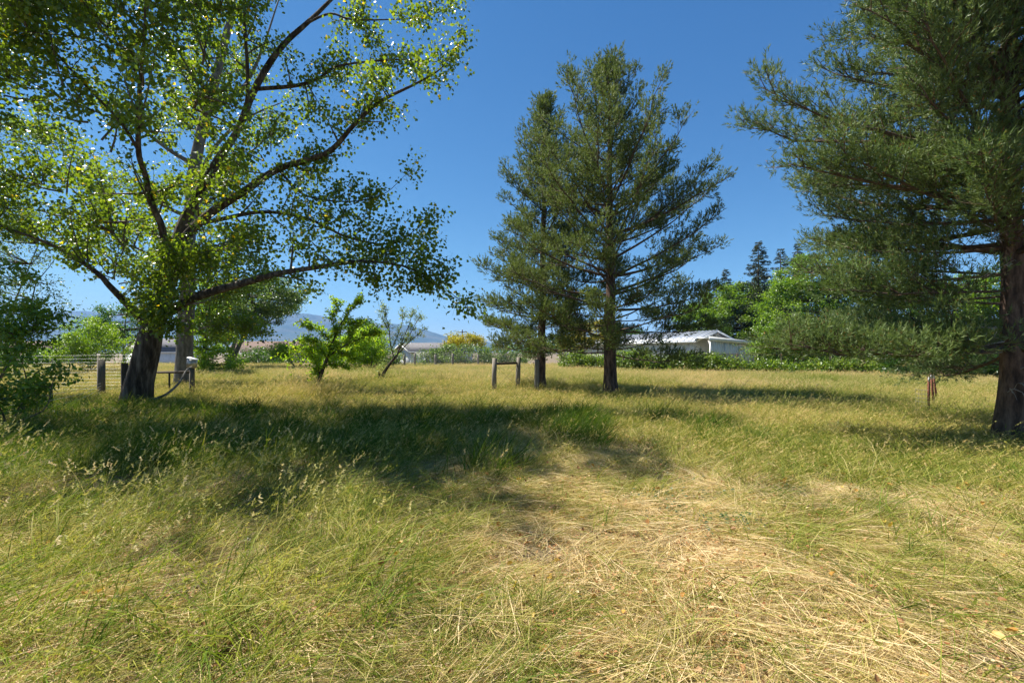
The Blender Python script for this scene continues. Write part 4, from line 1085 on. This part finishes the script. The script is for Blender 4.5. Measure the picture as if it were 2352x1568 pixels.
clump_tree('golden_tree', 'golden yellow leaved tree under the utility pole', 'tree', gxy(1068, 62), [blob(1065, 779, 62, 42, 14), blob(1090, 786, 62, 25, 12), blob(1040, 790, 62, 22, 10)], M['yellow_leaf'], r, clumps=60, per=90, cr=.55, leaf=.2, stems=3, stem_r=.1)
clump_tree('golden_tree', 'golden yellow leaved tree behind the tall pine trunk', 'tree', gxy(1380, 58), [blob(1372, 760, 58, 55, 22), blob(1320, 785, 58, 40, 18)], M['yellow_leaf'], r, clumps=80, per=100, cr=.55, leaf=.2, stems=3, stem_r=.1)
clump_tree('broadleaf_tree', 'green tree far behind the tall pine between trunk and shed', 'tree', gxy(1440, 66), [blob(1440, 770, 66, 35, 20), blob(1280, 790, 66, 60, 20), blob(1220, 800, 66, 60, 16)], M['shrub_leaf'], r, clumps=90, per=100, cr=.7, leaf=.24, stems=3, stem_r=.1)
# right background
clump_tree('walnut_tree', 'bright green walnut tree directly behind the shed roof', 'tree', gxy(1690, 56), [blob(1660, 735, 56, 105, 65, 3.5), blob(1740, 705, 56, 75, 60, 3), blob(1610, 740, 56, 55, 50, 2.5), blob(1690, 690, 56, 70, 42, 2.5), blob(1780, 740, 56, 70, 60, 2.5)], M['bright_leaf'], r, clumps=300, per=130, cr=.62, leaf=.24, aspect=.5, stems=2, stem_r=.22, stem_mat=M['bark'])
clump_tree('maple_tree', 'large dark green tree rising right of the shed', 'tree', gxy(1900, 38), [blob(1890, 640, 38, 110, 60, 2.6), blob(1830, 710, 38, 85, 75, 2.4), blob(1980, 660, 38, 110, 75, 2.6), blob(1860, 780, 38, 90, 45, 2.2), blob(2030, 740, 38, 80, 65, 2.4), blob(1930, 790, 38, 100, 50, 2.2)], M['maple_leaf'], r, clumps=380, per=130, cr=.5, leaf=.17, aspect=.7, stems=3, stem_r=.2, stem_mat=M['bark'], tint0=.08)
clump_tree('maple_tree', 'green tree seen through the boughs left of the near pine trunk', 'tree', gxy(2150, 36), [blob(2130, 720, 36, 100, 70, 2.4), blob(2210, 690, 36, 90, 60, 2.4), blob(2170, 800, 36, 110, 50, 2.2)], M['bright_leaf'], r, clumps=220, per=120, cr=.5, leaf=.17, aspect=.7, stems=3, stem_r=.18, stem_mat=M['bark'], tint0=-.08)
clump_tree('maple_tree', 'green tree behind the near pine trunk at the right edge', 'tree', gxy(2350, 35), [blob(2340, 690, 35, 110, 90, 2.6), blob(2420, 780, 35, 110, 70, 2.4), blob(2290, 790, 35, 90, 50, 2.2)], M['shrub_leaf'], r, clumps=220, per=120, cr=.5, leaf=.17, aspect=.7, stems=3, stem_r=.18, stem_mat=M['bark'])
clump_tree('shrub', 'bright green bush right of the shed wall above the vines', 'shrub', gxy(1790, 35), [blob(1790, 775, 35, 55, 55, 1.6), blob(1830, 810, 35, 60, 40, 1.4), blob(1760, 805, 36, 35, 28, 1)], M['bright_leaf'], r, clumps=150, per=110, cr=.4, leaf=.14, aspect=.6, stems=5, stem_r=.05)
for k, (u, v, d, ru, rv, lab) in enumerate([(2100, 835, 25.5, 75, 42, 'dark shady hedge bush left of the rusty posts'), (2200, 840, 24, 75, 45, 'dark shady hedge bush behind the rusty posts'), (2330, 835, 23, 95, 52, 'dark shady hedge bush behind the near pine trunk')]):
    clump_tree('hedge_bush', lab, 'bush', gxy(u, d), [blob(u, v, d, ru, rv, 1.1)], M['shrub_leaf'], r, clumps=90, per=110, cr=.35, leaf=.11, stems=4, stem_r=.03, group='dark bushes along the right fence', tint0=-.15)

# vine covered fence before the shed
def vine_fence():
    a = np.array(gxy(1290, 37)); b = np.array(gxy(2030, 26.5))
    L = np.linalg.norm(b - a); dirn = (b - a) / L; z0 = float(H(*a))
    t = thing('vine_fence', 'old wire fence smothered in grape vines before the white shed', 'fence', (a[0], a[1], z0))
    for k in range(9):
        p = dirn * L * k / 8
        Geo().tube([(p[0], p[1], -.1), (p[0], p[1], 1.5)], .05, 8).obj('post', M['dark_wood'], t)
    Geo().tube([(0, 0, 1.42), (dirn[0] * L, dirn[1] * L, 1.42)], .03, 6).obj('rail', M['dark_wood'], t)
    rr = np.random.default_rng(9)
    nC = 330
    s = rr.uniform(0, L, nC); hh = .55 + 1.9 * fbm(s * .5, s * 0, 8, 2)
    z = hh * rr.uniform(.1, 1, nC) ** .75
    C = np.column_stack([s[:, None] * dirn[None], z]) + np.column_stack([rr.normal(0, .16, nC), rr.normal(0, .32, nC), np.zeros(nC)])
    per = rr.poisson(80, nC); rep = np.repeat(np.arange(nC), per); m = len(rep)
    P = C[rep] + rr.normal(0, 1, (m, 3)) * np.array((.26, .22, .17)); P[:, 2] = np.abs(P[:, 2])
    V, Fs = leaves(P, rand_unit(m, rr) + (0, 0, -.5), rand_unit(m, rr) + (0, -.5, .5), rr.uniform(.08, .15, m), .95, rr)
    Geo().add(V, [Fs], np.repeat(np.clip(rr.beta(2, 2, m) + rr.uniform(-.2, .2, nC)[rep], 0, 1), 4)).obj('foliage', M['vine_leaf'], t, kind='stuff')
    g = Geo()
    for i in range(120):
        s0 = rr.uniform(0, L); p = np.array((*(dirn * s0), .05)); q = p + (rr.normal(0, .5), rr.normal(0, .2), rr.uniform(.6, 1.4))
        g.tube(bez(np.array([p, (p + q) / 2 + rr.normal(0, .12, 3), q]), 6), .014, 4, cap=False)
    g.obj('vine_stems', M['bark'], t, kind='stuff')
vine_fence()

# ------------------------------------------------------------------ grass: stuff, clumps instanced on the field
def blade_clump(r, n, h, hs, rad, width, lean, bend, tint, lie=0., seed_head=None, segs=3, drift=(.25, 0)):
    """n bent blades; tint (mean, spread); lie 1 = lying flat; seed_head = (share, length, width, tint)"""
    g = Geo()
    for i in range(n):
        a = r.uniform(0, 2 * math.pi); d = abs(r.normal(0, rad))
        b = np.array((math.cos(a) * d, math.sin(a) * d, 0))
        L = h * r.uniform(1 - hs, 1 + hs)
        az = r.uniform(0, 2 * math.pi)
        hd = np.array((math.cos(az), math.sin(az), 0)) * lean + np.array((*drift, 0))
        if lie: hd = np.array((1, r.normal(0, .35), 0)) * lie
        up = np.array((0, 0, 1 - .93 * min(1, lie)))
        d0 = norm(hd + up)
        t = np.linspace(0, 1, segs + 1)
        bd = bend * r.uniform(.3, 1.3)
        side = np.array((-d0[1], d0[0], 0)) * r.normal(0, .25)
        hn = norm(hd + 1e-6)
        P = b + d0 * L * t[:, None] + (hn * bd + side) * L * (t ** 2)[:, None] - np.array((0, 0, 1)) * (bd * .55 * L * (t ** 2.4))[:, None]
        if lie:
            arch = r.uniform(.02, .14) * L
            P[:, 2] = r.uniform(.0, .05) + arch * 4 * t * (1 - t) * .5 + r.uniform(-.01, .06) * t
        wd = norm(np.cross(d0, rand_unit(1, r)[0])) * width * r.uniform(.6, 1.3) / 2
        ww = np.array([1, 1, .7, .0]) if segs == 3 else np.array([1, .8, 0])
        V = []; F4 = []; F3 = []
        for k in range(segs): V += [P[k] - wd * ww[k], P[k] + wd * ww[k]]
        V.append(P[-1])
        for k in range(segs - 1): F4.append((2 * k, 2 * k + 1, 2 * k + 3, 2 * k + 2))
        F3.append((2 * segs - 2, 2 * segs - 1, 2 * segs))
        tt = r.normal(*tint)
        tv = np.repeat(tt, len(V)) + np.repeat(np.linspace(-.08, .12, segs + 1), 2)[:len(V)]
        g.add(V, [F4, F3], tv)
        if seed_head and r.random() < seed_head[0]:
            sl, sw, st = seed_head[1:]
            ax = norm(P[-1] - P[-2])
            m = 14
            u = r.random(m)
            pp = P[-1] - ax * sl * .15 + ax * sl * u[:, None]
            rd = rand_unit(m, r)
            e = pp + norm(ax * .8 + rd) * sl * .22
            wv = norm(np.cross(ax, rd)) * sw
            VV = np.stack([pp - wv, pp + wv, e], 1).reshape(-1, 3)
            g.add(VV, [np.arange(3 * m).reshape(-1, 3)], st + r.normal(0, .08))
    return g

def leaf_clump(r, n, rad, h, size, shape_aspect, tint):
    P = np.column_stack([r.normal(0, rad, n), r.normal(0, rad, n), np.abs(r.normal(0, h, n)) + .005])
    A = rand_unit(n, r) * (1, 1, .35); Nn = norm(rand_unit(n, r) * .6 + (0, 0, 1))
    V, Fs = leaves(P, norm(A), Nn, size * r.uniform(.6, 1.4, n), shape_aspect, r)
    return Geo().add(V, [Fs], np.repeat(np.clip(r.normal(*tint, n), 0, 1), 4))

def scatter(name, label, cat, clumps, xy, rotz, scale, mat, r, tilt=.12, dz=-.01):
    """one object: the clump shapes plus their standing places, instanced by geometry nodes"""
    n = len(xy); K = len(clumps)
    g = Geo(); vid = []
    for k, c in enumerate(clumps):
        V = np.concatenate(c.V)
        g.add(V, c.F, np.concatenate(c.T)); vid.append(np.full(len(V), k))
    P = np.column_stack([xy, H(xy[:, 0], xy[:, 1]) + dz])
    g.add(P, [], .5); vid.append(100 + r.integers(0, K, n))
    nv = g.n; rot = np.zeros((nv, 3)); scl = np.ones((nv, 3))
    rot[-n:, 2] = rotz; rot[-n:, 0] = r.normal(0, tilt, n); rot[-n:, 1] = r.normal(0, tilt, n)
    sc = np.asarray(scale).reshape(n, -1); scl[-n:] = sc if sc.shape[1] == 3 else np.repeat(sc, 3, 1)
    o = g.obj(name, mat, None, attrs={'vid': ('INT', np.concatenate(vid).astype(np.int32)), 'rot': ('FLOAT_VECTOR', rot.astype(np.float32)), 'scl': ('FLOAT_VECTOR', scl.astype(np.float32))})
    tag(o, label, cat, kind='stuff')
    ng = bpy.data.node_groups.new(name, 'GeometryNodeTree')
    ng.interface.new_socket('Geometry', in_out='INPUT', socket_type='NodeSocketGeometry')
    ng.interface.new_socket('Geometry', in_out='OUTPUT', socket_type='NodeSocketGeometry')
    N = ng.nodes.new; L = ng.links.new
    gi = N('NodeGroupInput'); go = N('NodeGroupOutput'); jn = N('GeometryNodeJoinGeometry')
    def named(nm, ty):
        a = N('GeometryNodeInputNamedAttribute'); a.data_type = ty; a.inputs['Name'].default_value = nm
        return a.outputs['Attribute']
    va = named('vid', 'INT'); ra = named('rot', 'FLOAT_VECTOR'); sa = named('scl', 'FLOAT_VECTOR')
    def pick(k):
        c = N('FunctionNodeCompare'); c.data_type = 'INT'; c.operation = 'EQUAL'
        L(va, c.inputs[2]); c.inputs[3].default_value = k
        s = N('GeometryNodeSeparateGeometry'); s.domain = 'POINT'
        L(gi.outputs[0], s.inputs[0]); L(c.outputs[0], s.inputs[1])
        return s.outputs[0]
    for k in range(K):
        ip = N('GeometryNodeInstanceOnPoints')
        L(pick(100 + k), ip.inputs['Points']); L(pick(k), ip.inputs['Instance'])
        er = N('FunctionNodeEulerToRotation'); L(ra, er.inputs[0]); L(er.outputs[0], ip.inputs['Rotation'])
        L(sa, ip.inputs['Scale']); L(ip.outputs[0], jn.inputs[0])
    L(jn.outputs[0], go.inputs[0])
    md = o.modifiers.new('grass', 'NODES'); md.node_group = ng
    return o

def field(r, y0, y1, per_m2, dens=None, fall=0.0, xlim=(-60, 60), m=1.6, ref=3.0):
    """random places inside the view wedge (with a margin), density per m2 falling with distance"""
    out = []
    edges = np.geomspace(y0, y1, 24)
    for a, b in zip(edges[:-1], edges[1:]):
        w = 1.14 * b + m; x0 = max(-w, xlim[0]); x1 = min(w, xlim[1])
        if x1 <= x0: continue
        dn = per_m2 * (min(1, ref / a) ** fall)
        k = r.poisson(dn * (x1 - x0) * (b - a))
        p = np.column_stack([r.uniform(x0, x1, k), r.uniform(a, b, k)])
        out.append(p)
    p = np.concatenate(out)
    if dens is not None: p = p[r.random(len(p)) < dens(p[:, 0], p[:, 1])]
    return p

def tracks(x, y):
    """flattened way through the middle of the foreground"""
    c = .35 + .35 * np.sin(y * .55) + .05 * y
    return np.exp(-((x - c - .9) / 1.5) ** 2) * (1 - smooth(7.5, 11, y))

r = np.random.default_rng(61)
def flow(x, y):
    return (fbm(x * .45, y * .45, 71, 3) - .45) * 9.0 + .5
# 1 lying straw
cl = [blade_clump(r, 80, .2, .65, .14, .0032, .3, .5, (.62, .28), lie=1.0) for _ in range(9)]
p = field(r, 1.1, 10, 62, lambda x, y: .5 + .5 * tracks(x, y) - .25 * smooth(-1, -4, x) * smooth(4, 6, y), fall=.8)
scatter('straw', 'flattened pale straw lying in swirls over the foreground', 'straw', cl, p, flow(p[:, 0], p[:, 1]) + r.normal(0, .8, len(p)), r.uniform(.55, 1.25, len(p)), M['g_straw'], r, .06, .0)
# 1b short greener lying grass mounds
cl = [blade_clump(r, 44, .27, .5, .11, .0042, .8, .9, (.42, .22)) for _ in range(7)]
p = field(r, 1.1, 13, 40, lambda x, y: smooth(.38, .64, fbm(x * .8, y * .8, 81, 3) + .12 - .16 * tracks(x, y) + .14 * smooth(.8, 2.2, x - .2 * y)), fall=.9)
scatter('matted_grass', 'soft tangled half green grass mounds in the foreground', 'grass', cl, p, flow(p[:, 0], p[:, 1]) + r.normal(0, .6, len(p)), r.uniform(.5, 1.1, len(p)), M['g_meadow'], r, .2, -.01)
# 2 upright green blades, left foreground and scattered
cl = [blade_clump(r, 22, .34, .55, .12, .005, .25, .9, (.3, .24), seed_head=(.1, .09, .005, .7)) for _ in range(8)]
def gl(x, y):
    a = smooth(-.3, -1.5, x + .10 * y - .2) * .85 + smooth(1.4, 4, x - .25 * y) * .16 + .06
    return np.clip(a * smooth(.25, .6, fbm(x * 1.1, y * 1.1, 91, 3) + .1), 0, 1)
p = field(r, 1.25, 9, 40, gl, fall=.3)
scatter('green_grass', 'upright green blades of the left foreground', 'grass', cl, p, r.normal(0, .7, len(p)), r.uniform(.6, 1.35, len(p)), M['g_blade'], r, .1)
# 3 lush shady grass under the cottonwood
cl = [blade_clump(r, 30, .5, .45, .13, .0085, .3, .4, (.12, .16)) for _ in range(8)]
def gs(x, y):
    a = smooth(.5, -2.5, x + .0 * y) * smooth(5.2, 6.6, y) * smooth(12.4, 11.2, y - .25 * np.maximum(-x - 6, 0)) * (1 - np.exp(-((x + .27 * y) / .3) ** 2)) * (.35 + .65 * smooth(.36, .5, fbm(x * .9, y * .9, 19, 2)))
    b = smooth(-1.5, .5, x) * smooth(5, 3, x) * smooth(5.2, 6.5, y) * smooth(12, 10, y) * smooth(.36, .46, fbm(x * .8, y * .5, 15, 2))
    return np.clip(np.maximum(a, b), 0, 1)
p = field(r, 4.5, 16, 26, gs, fall=.6, ref=7)
scatter('shade_grass', 'dark lush grass in the cottonwood shade', 'grass', cl, p, r.normal(0, .8, len(p)), r.uniform(.5, 1.15, len(p)), M['g_lush'], r, .12)
# 4 meadow
cl = [blade_clump(r, 60, .30, .45, .26, .006, .35, .6, (.5, .22), seed_head=(.12, .1, .006, .95)) for _ in range(9)]
def gm(x, y):
    return np.clip(smooth(6, 8, y + .35 * np.maximum(x, 0) + .6 * fbm(x, y, 3, 2)) * (1 - .75 * tracks(x, y)), 0, 1)
p = field(r, 4.2, 44, 22, gm, fall=.75, ref=8)
scatter('meadow_grass', 'olive and straw coloured meadow grass over the middle of the field', 'grass', cl, p, r.normal(0, .8, len(p)), r.uniform(.55, 1.1, len(p)), M['g_meadow'], r, .1)
# 5 tall golden grass far
cl = [blade_clump(r, 70, .42, .35, .34, .012, .25, .4, (.55, .24), seed_head=(.3, .14, .008, .9), segs=2) for _ in range(8)]
p = field(r, 17, 62, 12, lambda x, y: smooth(23, 33, y + 9 * fbm(x * .2, y * .2, 12, 2) + .22 * x), fall=.9, ref=18)
scatter('golden_grass', 'tall golden seeding grass at the far side of the field', 'grass', cl, p, r.normal(0, .7, len(p)), r.uniform(.7, 1.15, len(p)), M['g_dry'], r, .08)
# 5b tall whitish feathery grass behind the leaning cottonwood
cl = [blade_clump(r, 50, .6, .35, .3, .008, .25, .35, (.5, .2), seed_head=(.5, .16, .007, .75), segs=2) for _ in range(6)]
p = field(r, 14.5, 30, 9, lambda x, y: smooth(-5.2, -6.2, x) * smooth(-11.2, -10.2, x) * smooth(20, 17, y) * .7 * smooth(.3, .5, fbm(x * .5, y * .5, 33, 2) + .1), fall=.5, ref=15, xlim=(-40, -2))
scatter('feather_grass', 'tall feathery beige grass behind the leaning cottonwood', 'grass', cl, p, r.normal(0, .7, len(p)), r.uniform(.6, 1.05, len(p)), M['g_meadow'], r, .08)
# 6 seeding stems
cl = [blade_clump(r, 7, .58, .3, .16, .0034, .22, .3, (.55, .2), seed_head=(.95, .11, .006, .78)) for _ in range(8)]
def gt(x, y):
    a = smooth(-.6, -1.6, x + .08 * y) * smooth(2.2, 3.2, y) * smooth(8, 6, y) * .8
    b = smooth(1, 3, x) * np.exp(-((y - 10.2 - .1 * x) / 1.3) ** 2)
    c = smooth(-6.5, -7.5, y - 14) * 0
    d = .35 * smooth(6.8, 7.8, x) * smooth(9, 7, y) * smooth(6, 7, y)
    return np.clip(np.maximum(np.maximum(a, b), np.maximum(c, d)) + .06 * smooth(4, 6, y), 0, 1)
p = field(r, 2.0, 17, 8, gt, fall=.1)
scatter('seeding_grass', 'thin seeding stems standing above the shorter grass', 'grass', cl, p, r.normal(0, .5, len(p)), r.uniform(.6, 1.05, len(p)), M['g_dry'], r, .1)
# 7 weeds and litter
cl = [leaf_clump(r, 60, .11, .05, .032, .55, (.5, .25)) for _ in range(5)]
p = field(r, 1.6, 9.5, 22, lambda x, y: smooth(.4, .52, fbm(x * .6 + 3, y * .6, 44, 3)) * smooth(.4, 1.6, x - .1 * y), fall=.3)
scatter('weeds', 'small blue green weeds creeping in the grass on the right', 'weeds', cl, p, r.uniform(0, 6.28, len(p)), r.uniform(.6, 1.3, len(p)), M['weed'], r, .1)
cl = [leaf_clump(r, 70, .2, .018, .026, .7, (.42, .3)) for _ in range(5)]
p = field(r, 1.1, 9, 26, lambda x, y: .35 + .65 * tracks(x, y), fall=.5)
scatter('leaf_litter', 'tan crumbled leaf litter showing between the straw', 'leaf litter', cl, p, r.uniform(0, 6.28, len(p)), r.uniform(.6, 1.2, len(p)), M['tan_litter'], r, .1, .012)

# ------------------------------------------------------------------ fallen leaves, one by one
r = np.random.default_rng(77)
CURL = [(0, 0, 0), (.1, .3, .22), (.5, .42, .3), (.85, .22, .2), (1, 0, .05), (.8, -.25, .16), (.45, -.4, .34), (.1, -.3, .2)]
ym = [single_leaf_mesh('fallen_leaf', M['yellow_litter'], CURL, t) for t in (.1, .35, .5, .65, .9)]
p = field(r, 1.4, 7.5, 6.4, lambda x, y: .4 + .6 * smooth(-1.5, .5, x), fall=.2)
p = p[np.abs(p[:, 0]) < 1.1 * p[:, 1]][:290]
for k, (x, y) in enumerate(p):
    o = bpy.data.objects.new('fallen_leaf', ym[k % 5]); COL.objects.link(o)
    s = r.uniform(.03, .07)
    o.location = (x, y, float(H(x, y)) + r.uniform(.045, .10)); o.rotation_euler = (r.normal(0, .5), r.normal(0, .5), r.uniform(0, 6.28)); o.scale = (s, s, s)
    tag(o, ('dark russet', 'orange brown', 'orange', 'amber', 'yellow')[k % 5] + ' curled dry leaf lying on the foreground straw', 'fallen leaf', ('dark russet', 'orange brown', 'orange', 'amber', 'yellow')[k % 5] + ' fallen leaves')

# broad green weed leaves standing out of the straw
def rosette(u, v, n, size, label):
    d = EYE * F / (v - HOR); x, y = gxy(u, d); z = float(H(x, y))
    t = thing('dock_plant', label, 'plant', (x, y, z), 'broad leaved weeds in the foreground')
    rr = np.random.default_rng(int(u))
    for k in range(n):
        a = rr.uniform(0, 6.28); pts = []
        L = size * rr.uniform(.7, 1.2); el = rr.uniform(.5, 1.15)
        g = Geo(); m = 7
        tt = np.linspace(0, 1, m)
        wv = np.sin(np.clip(tt * .93 + .05, 0, 1) * math.pi) * L * .14
        cx = L * tt * math.cos(el) + .1 * L * tt ** 2; cz = L * tt * math.sin(el) * (1 - .55 * tt)
        V = []
        for q in range(m): V += [(cx[q], -wv[q], cz[q] + wv[q] * .3), (cx[q], 0, cz[q]), (cx[q], wv[q], cz[q] + wv[q] * .3)]
        Fq = []
        for q in range(m - 1): Fq += [(3 * q, 3 * q + 1, 3 * q + 4, 3 * q + 3), (3 * q + 1, 3 * q + 2, 3 * q + 5, 3 * q + 4)]
        c, s_ = math.cos(a), math.sin(a)
        V = np.array(V) @ np.array([[c, s_, 0], [-s_, c, 0], [0, 0, 1]])
        g.add(V, [Fq], rr.uniform(.2, .8)).obj('leaf', M['shrub_leaf'], t, smooth=True)
for u, v, n, s_, lab in [(345, 1480, 5, .16, 'broad leaved weed low in the left foreground'), (690, 1290, 4, .13, 'broad leaved weed in the straw left of the middle'), (1990, 1540, 4, .12, 'broad leaved weed at the bottom right'), (1660, 1330, 3, .11, 'broad leaved weed with one upright leaf right of the middle'), (1550, 1450, 3, .11, 'pale broad leaf lying in the straw near the bottom'), (1700, 1480, 4, .12, 'broad leaved weed in the straw right of the bottom middle'), (560, 1250, 4, .14, 'broad leaved weed among the left seeding stems')]:
    rosette(u, v, n, s_, lab)

# tall seed stalks of the left foreground
def stalk_meshes():
    out = []
    rr = np.random.default_rng(3)
    for k in range(5):
        g = Geo(); h = 1.0
        b = rr.uniform(.1, .3)
        P = np.array([(0, 0, 0), (.02, 0, .35), (.06 + b * .3, 0, .7), (.1 + b, 0, 1.0)]); P = bez(P, 9)
        g.tube(P, np.linspace(.0045, .0026, 9), 4, tint=.35 + .1 * k, cap=False)
        s = Geo(); ax = norm(P[-1] - P[-2])
        for q in range(26):
            u = rr.random(); c = P[-1] - ax * .02 + ax * .13 * u
            rd = rand_unit(1, rr)[0]; e = c + norm(ax + rd * .8) * .03 * (1.1 - .6 * u)
            wv = norm(np.cross(ax, rd)) * .0068
            s.add([c - wv, c + wv, e], [[(0, 1, 2)]], .75 + rr.normal(0, .12))
        out.append((g, s))
    return out
protos = []
for g, s in stalk_meshes():
    a = g.obj('stem', M['g_dry']); b = s.obj('seed_head', M['g_dry'])
    protos.append((a.data, b.data)); bpy.data.objects.remove(a); bpy.data.objects.remove(b)
r = np.random.default_rng(88)
spots = [(30, 1150, 1012), (95, 1200, 1030), (350, 1150, 1040), (430, 1200, 1090), (470, 1230, 1095), (510, 1180, 1050), (565, 1140, 1010), (640, 1190, 1085), (520, 1260, 1080), (600, 1250, 1110), (700, 1200, 1075), (250, 1190, 1060), (180, 1230, 1090), (300, 1260, 1120), (390, 1290, 1130), (560, 1320, 1140), (660, 1300, 1120), (760, 1250, 1110), (120, 1300, 1130), (230, 1330, 1150), (820, 1240, 1095), (965, 1170, 1040), (885, 1130, 1020), (480, 1130, 1030), (215, 1130, 1045), (40, 1320, 1120), (450, 1340, 1180), (330, 1380, 1210), (730, 1340, 1170), (620, 1400, 1230), (1480, 1000, 900), (1460, 1010, 915), (1495, 1005, 893), (1545, 1010, 910), (1225, 1565, 1440), (1235, 1560, 1450)]
for k, (u, vb, vt) in enumerate(spots):
    d = EYE * F / (vb - HOR); x, y = gxy(u - 25, d); z = float(H(x, y))
    h = max(.25, EYE + (HOR - vt) / F * d - z)
    lab, grp = ('tall thin grass stalk with a pale seed head in the left foreground grass', 'tall seed stalks at the left') if u < 900 else (('seed stalk standing alone in the trodden middle ground', 'seed stalks of the middle ground') if vb > 1100 and vb < 1500 or u < 1000 else
                ('green seed stalk rising at the very bottom edge of the picture', 'seed stalks at the bottom edge') if vb > 1500 else ('pale seed stalk standing up against the tall pine shadow', 'seed stalks before the pine shadow'))
    t = thing('grass_stalk', lab, 'grass stalk', (x, y, z - .02), grp)
    for nm, me in zip(('stem', 'seed_head'), protos[k % 5]):
        o = bpy.data.objects.new(nm, me); COL.objects.link(o); o.parent = t
    t.rotation_euler = (0, r.normal(.05, .08), r.normal(0, .4)); t.scale = (h, h, h)
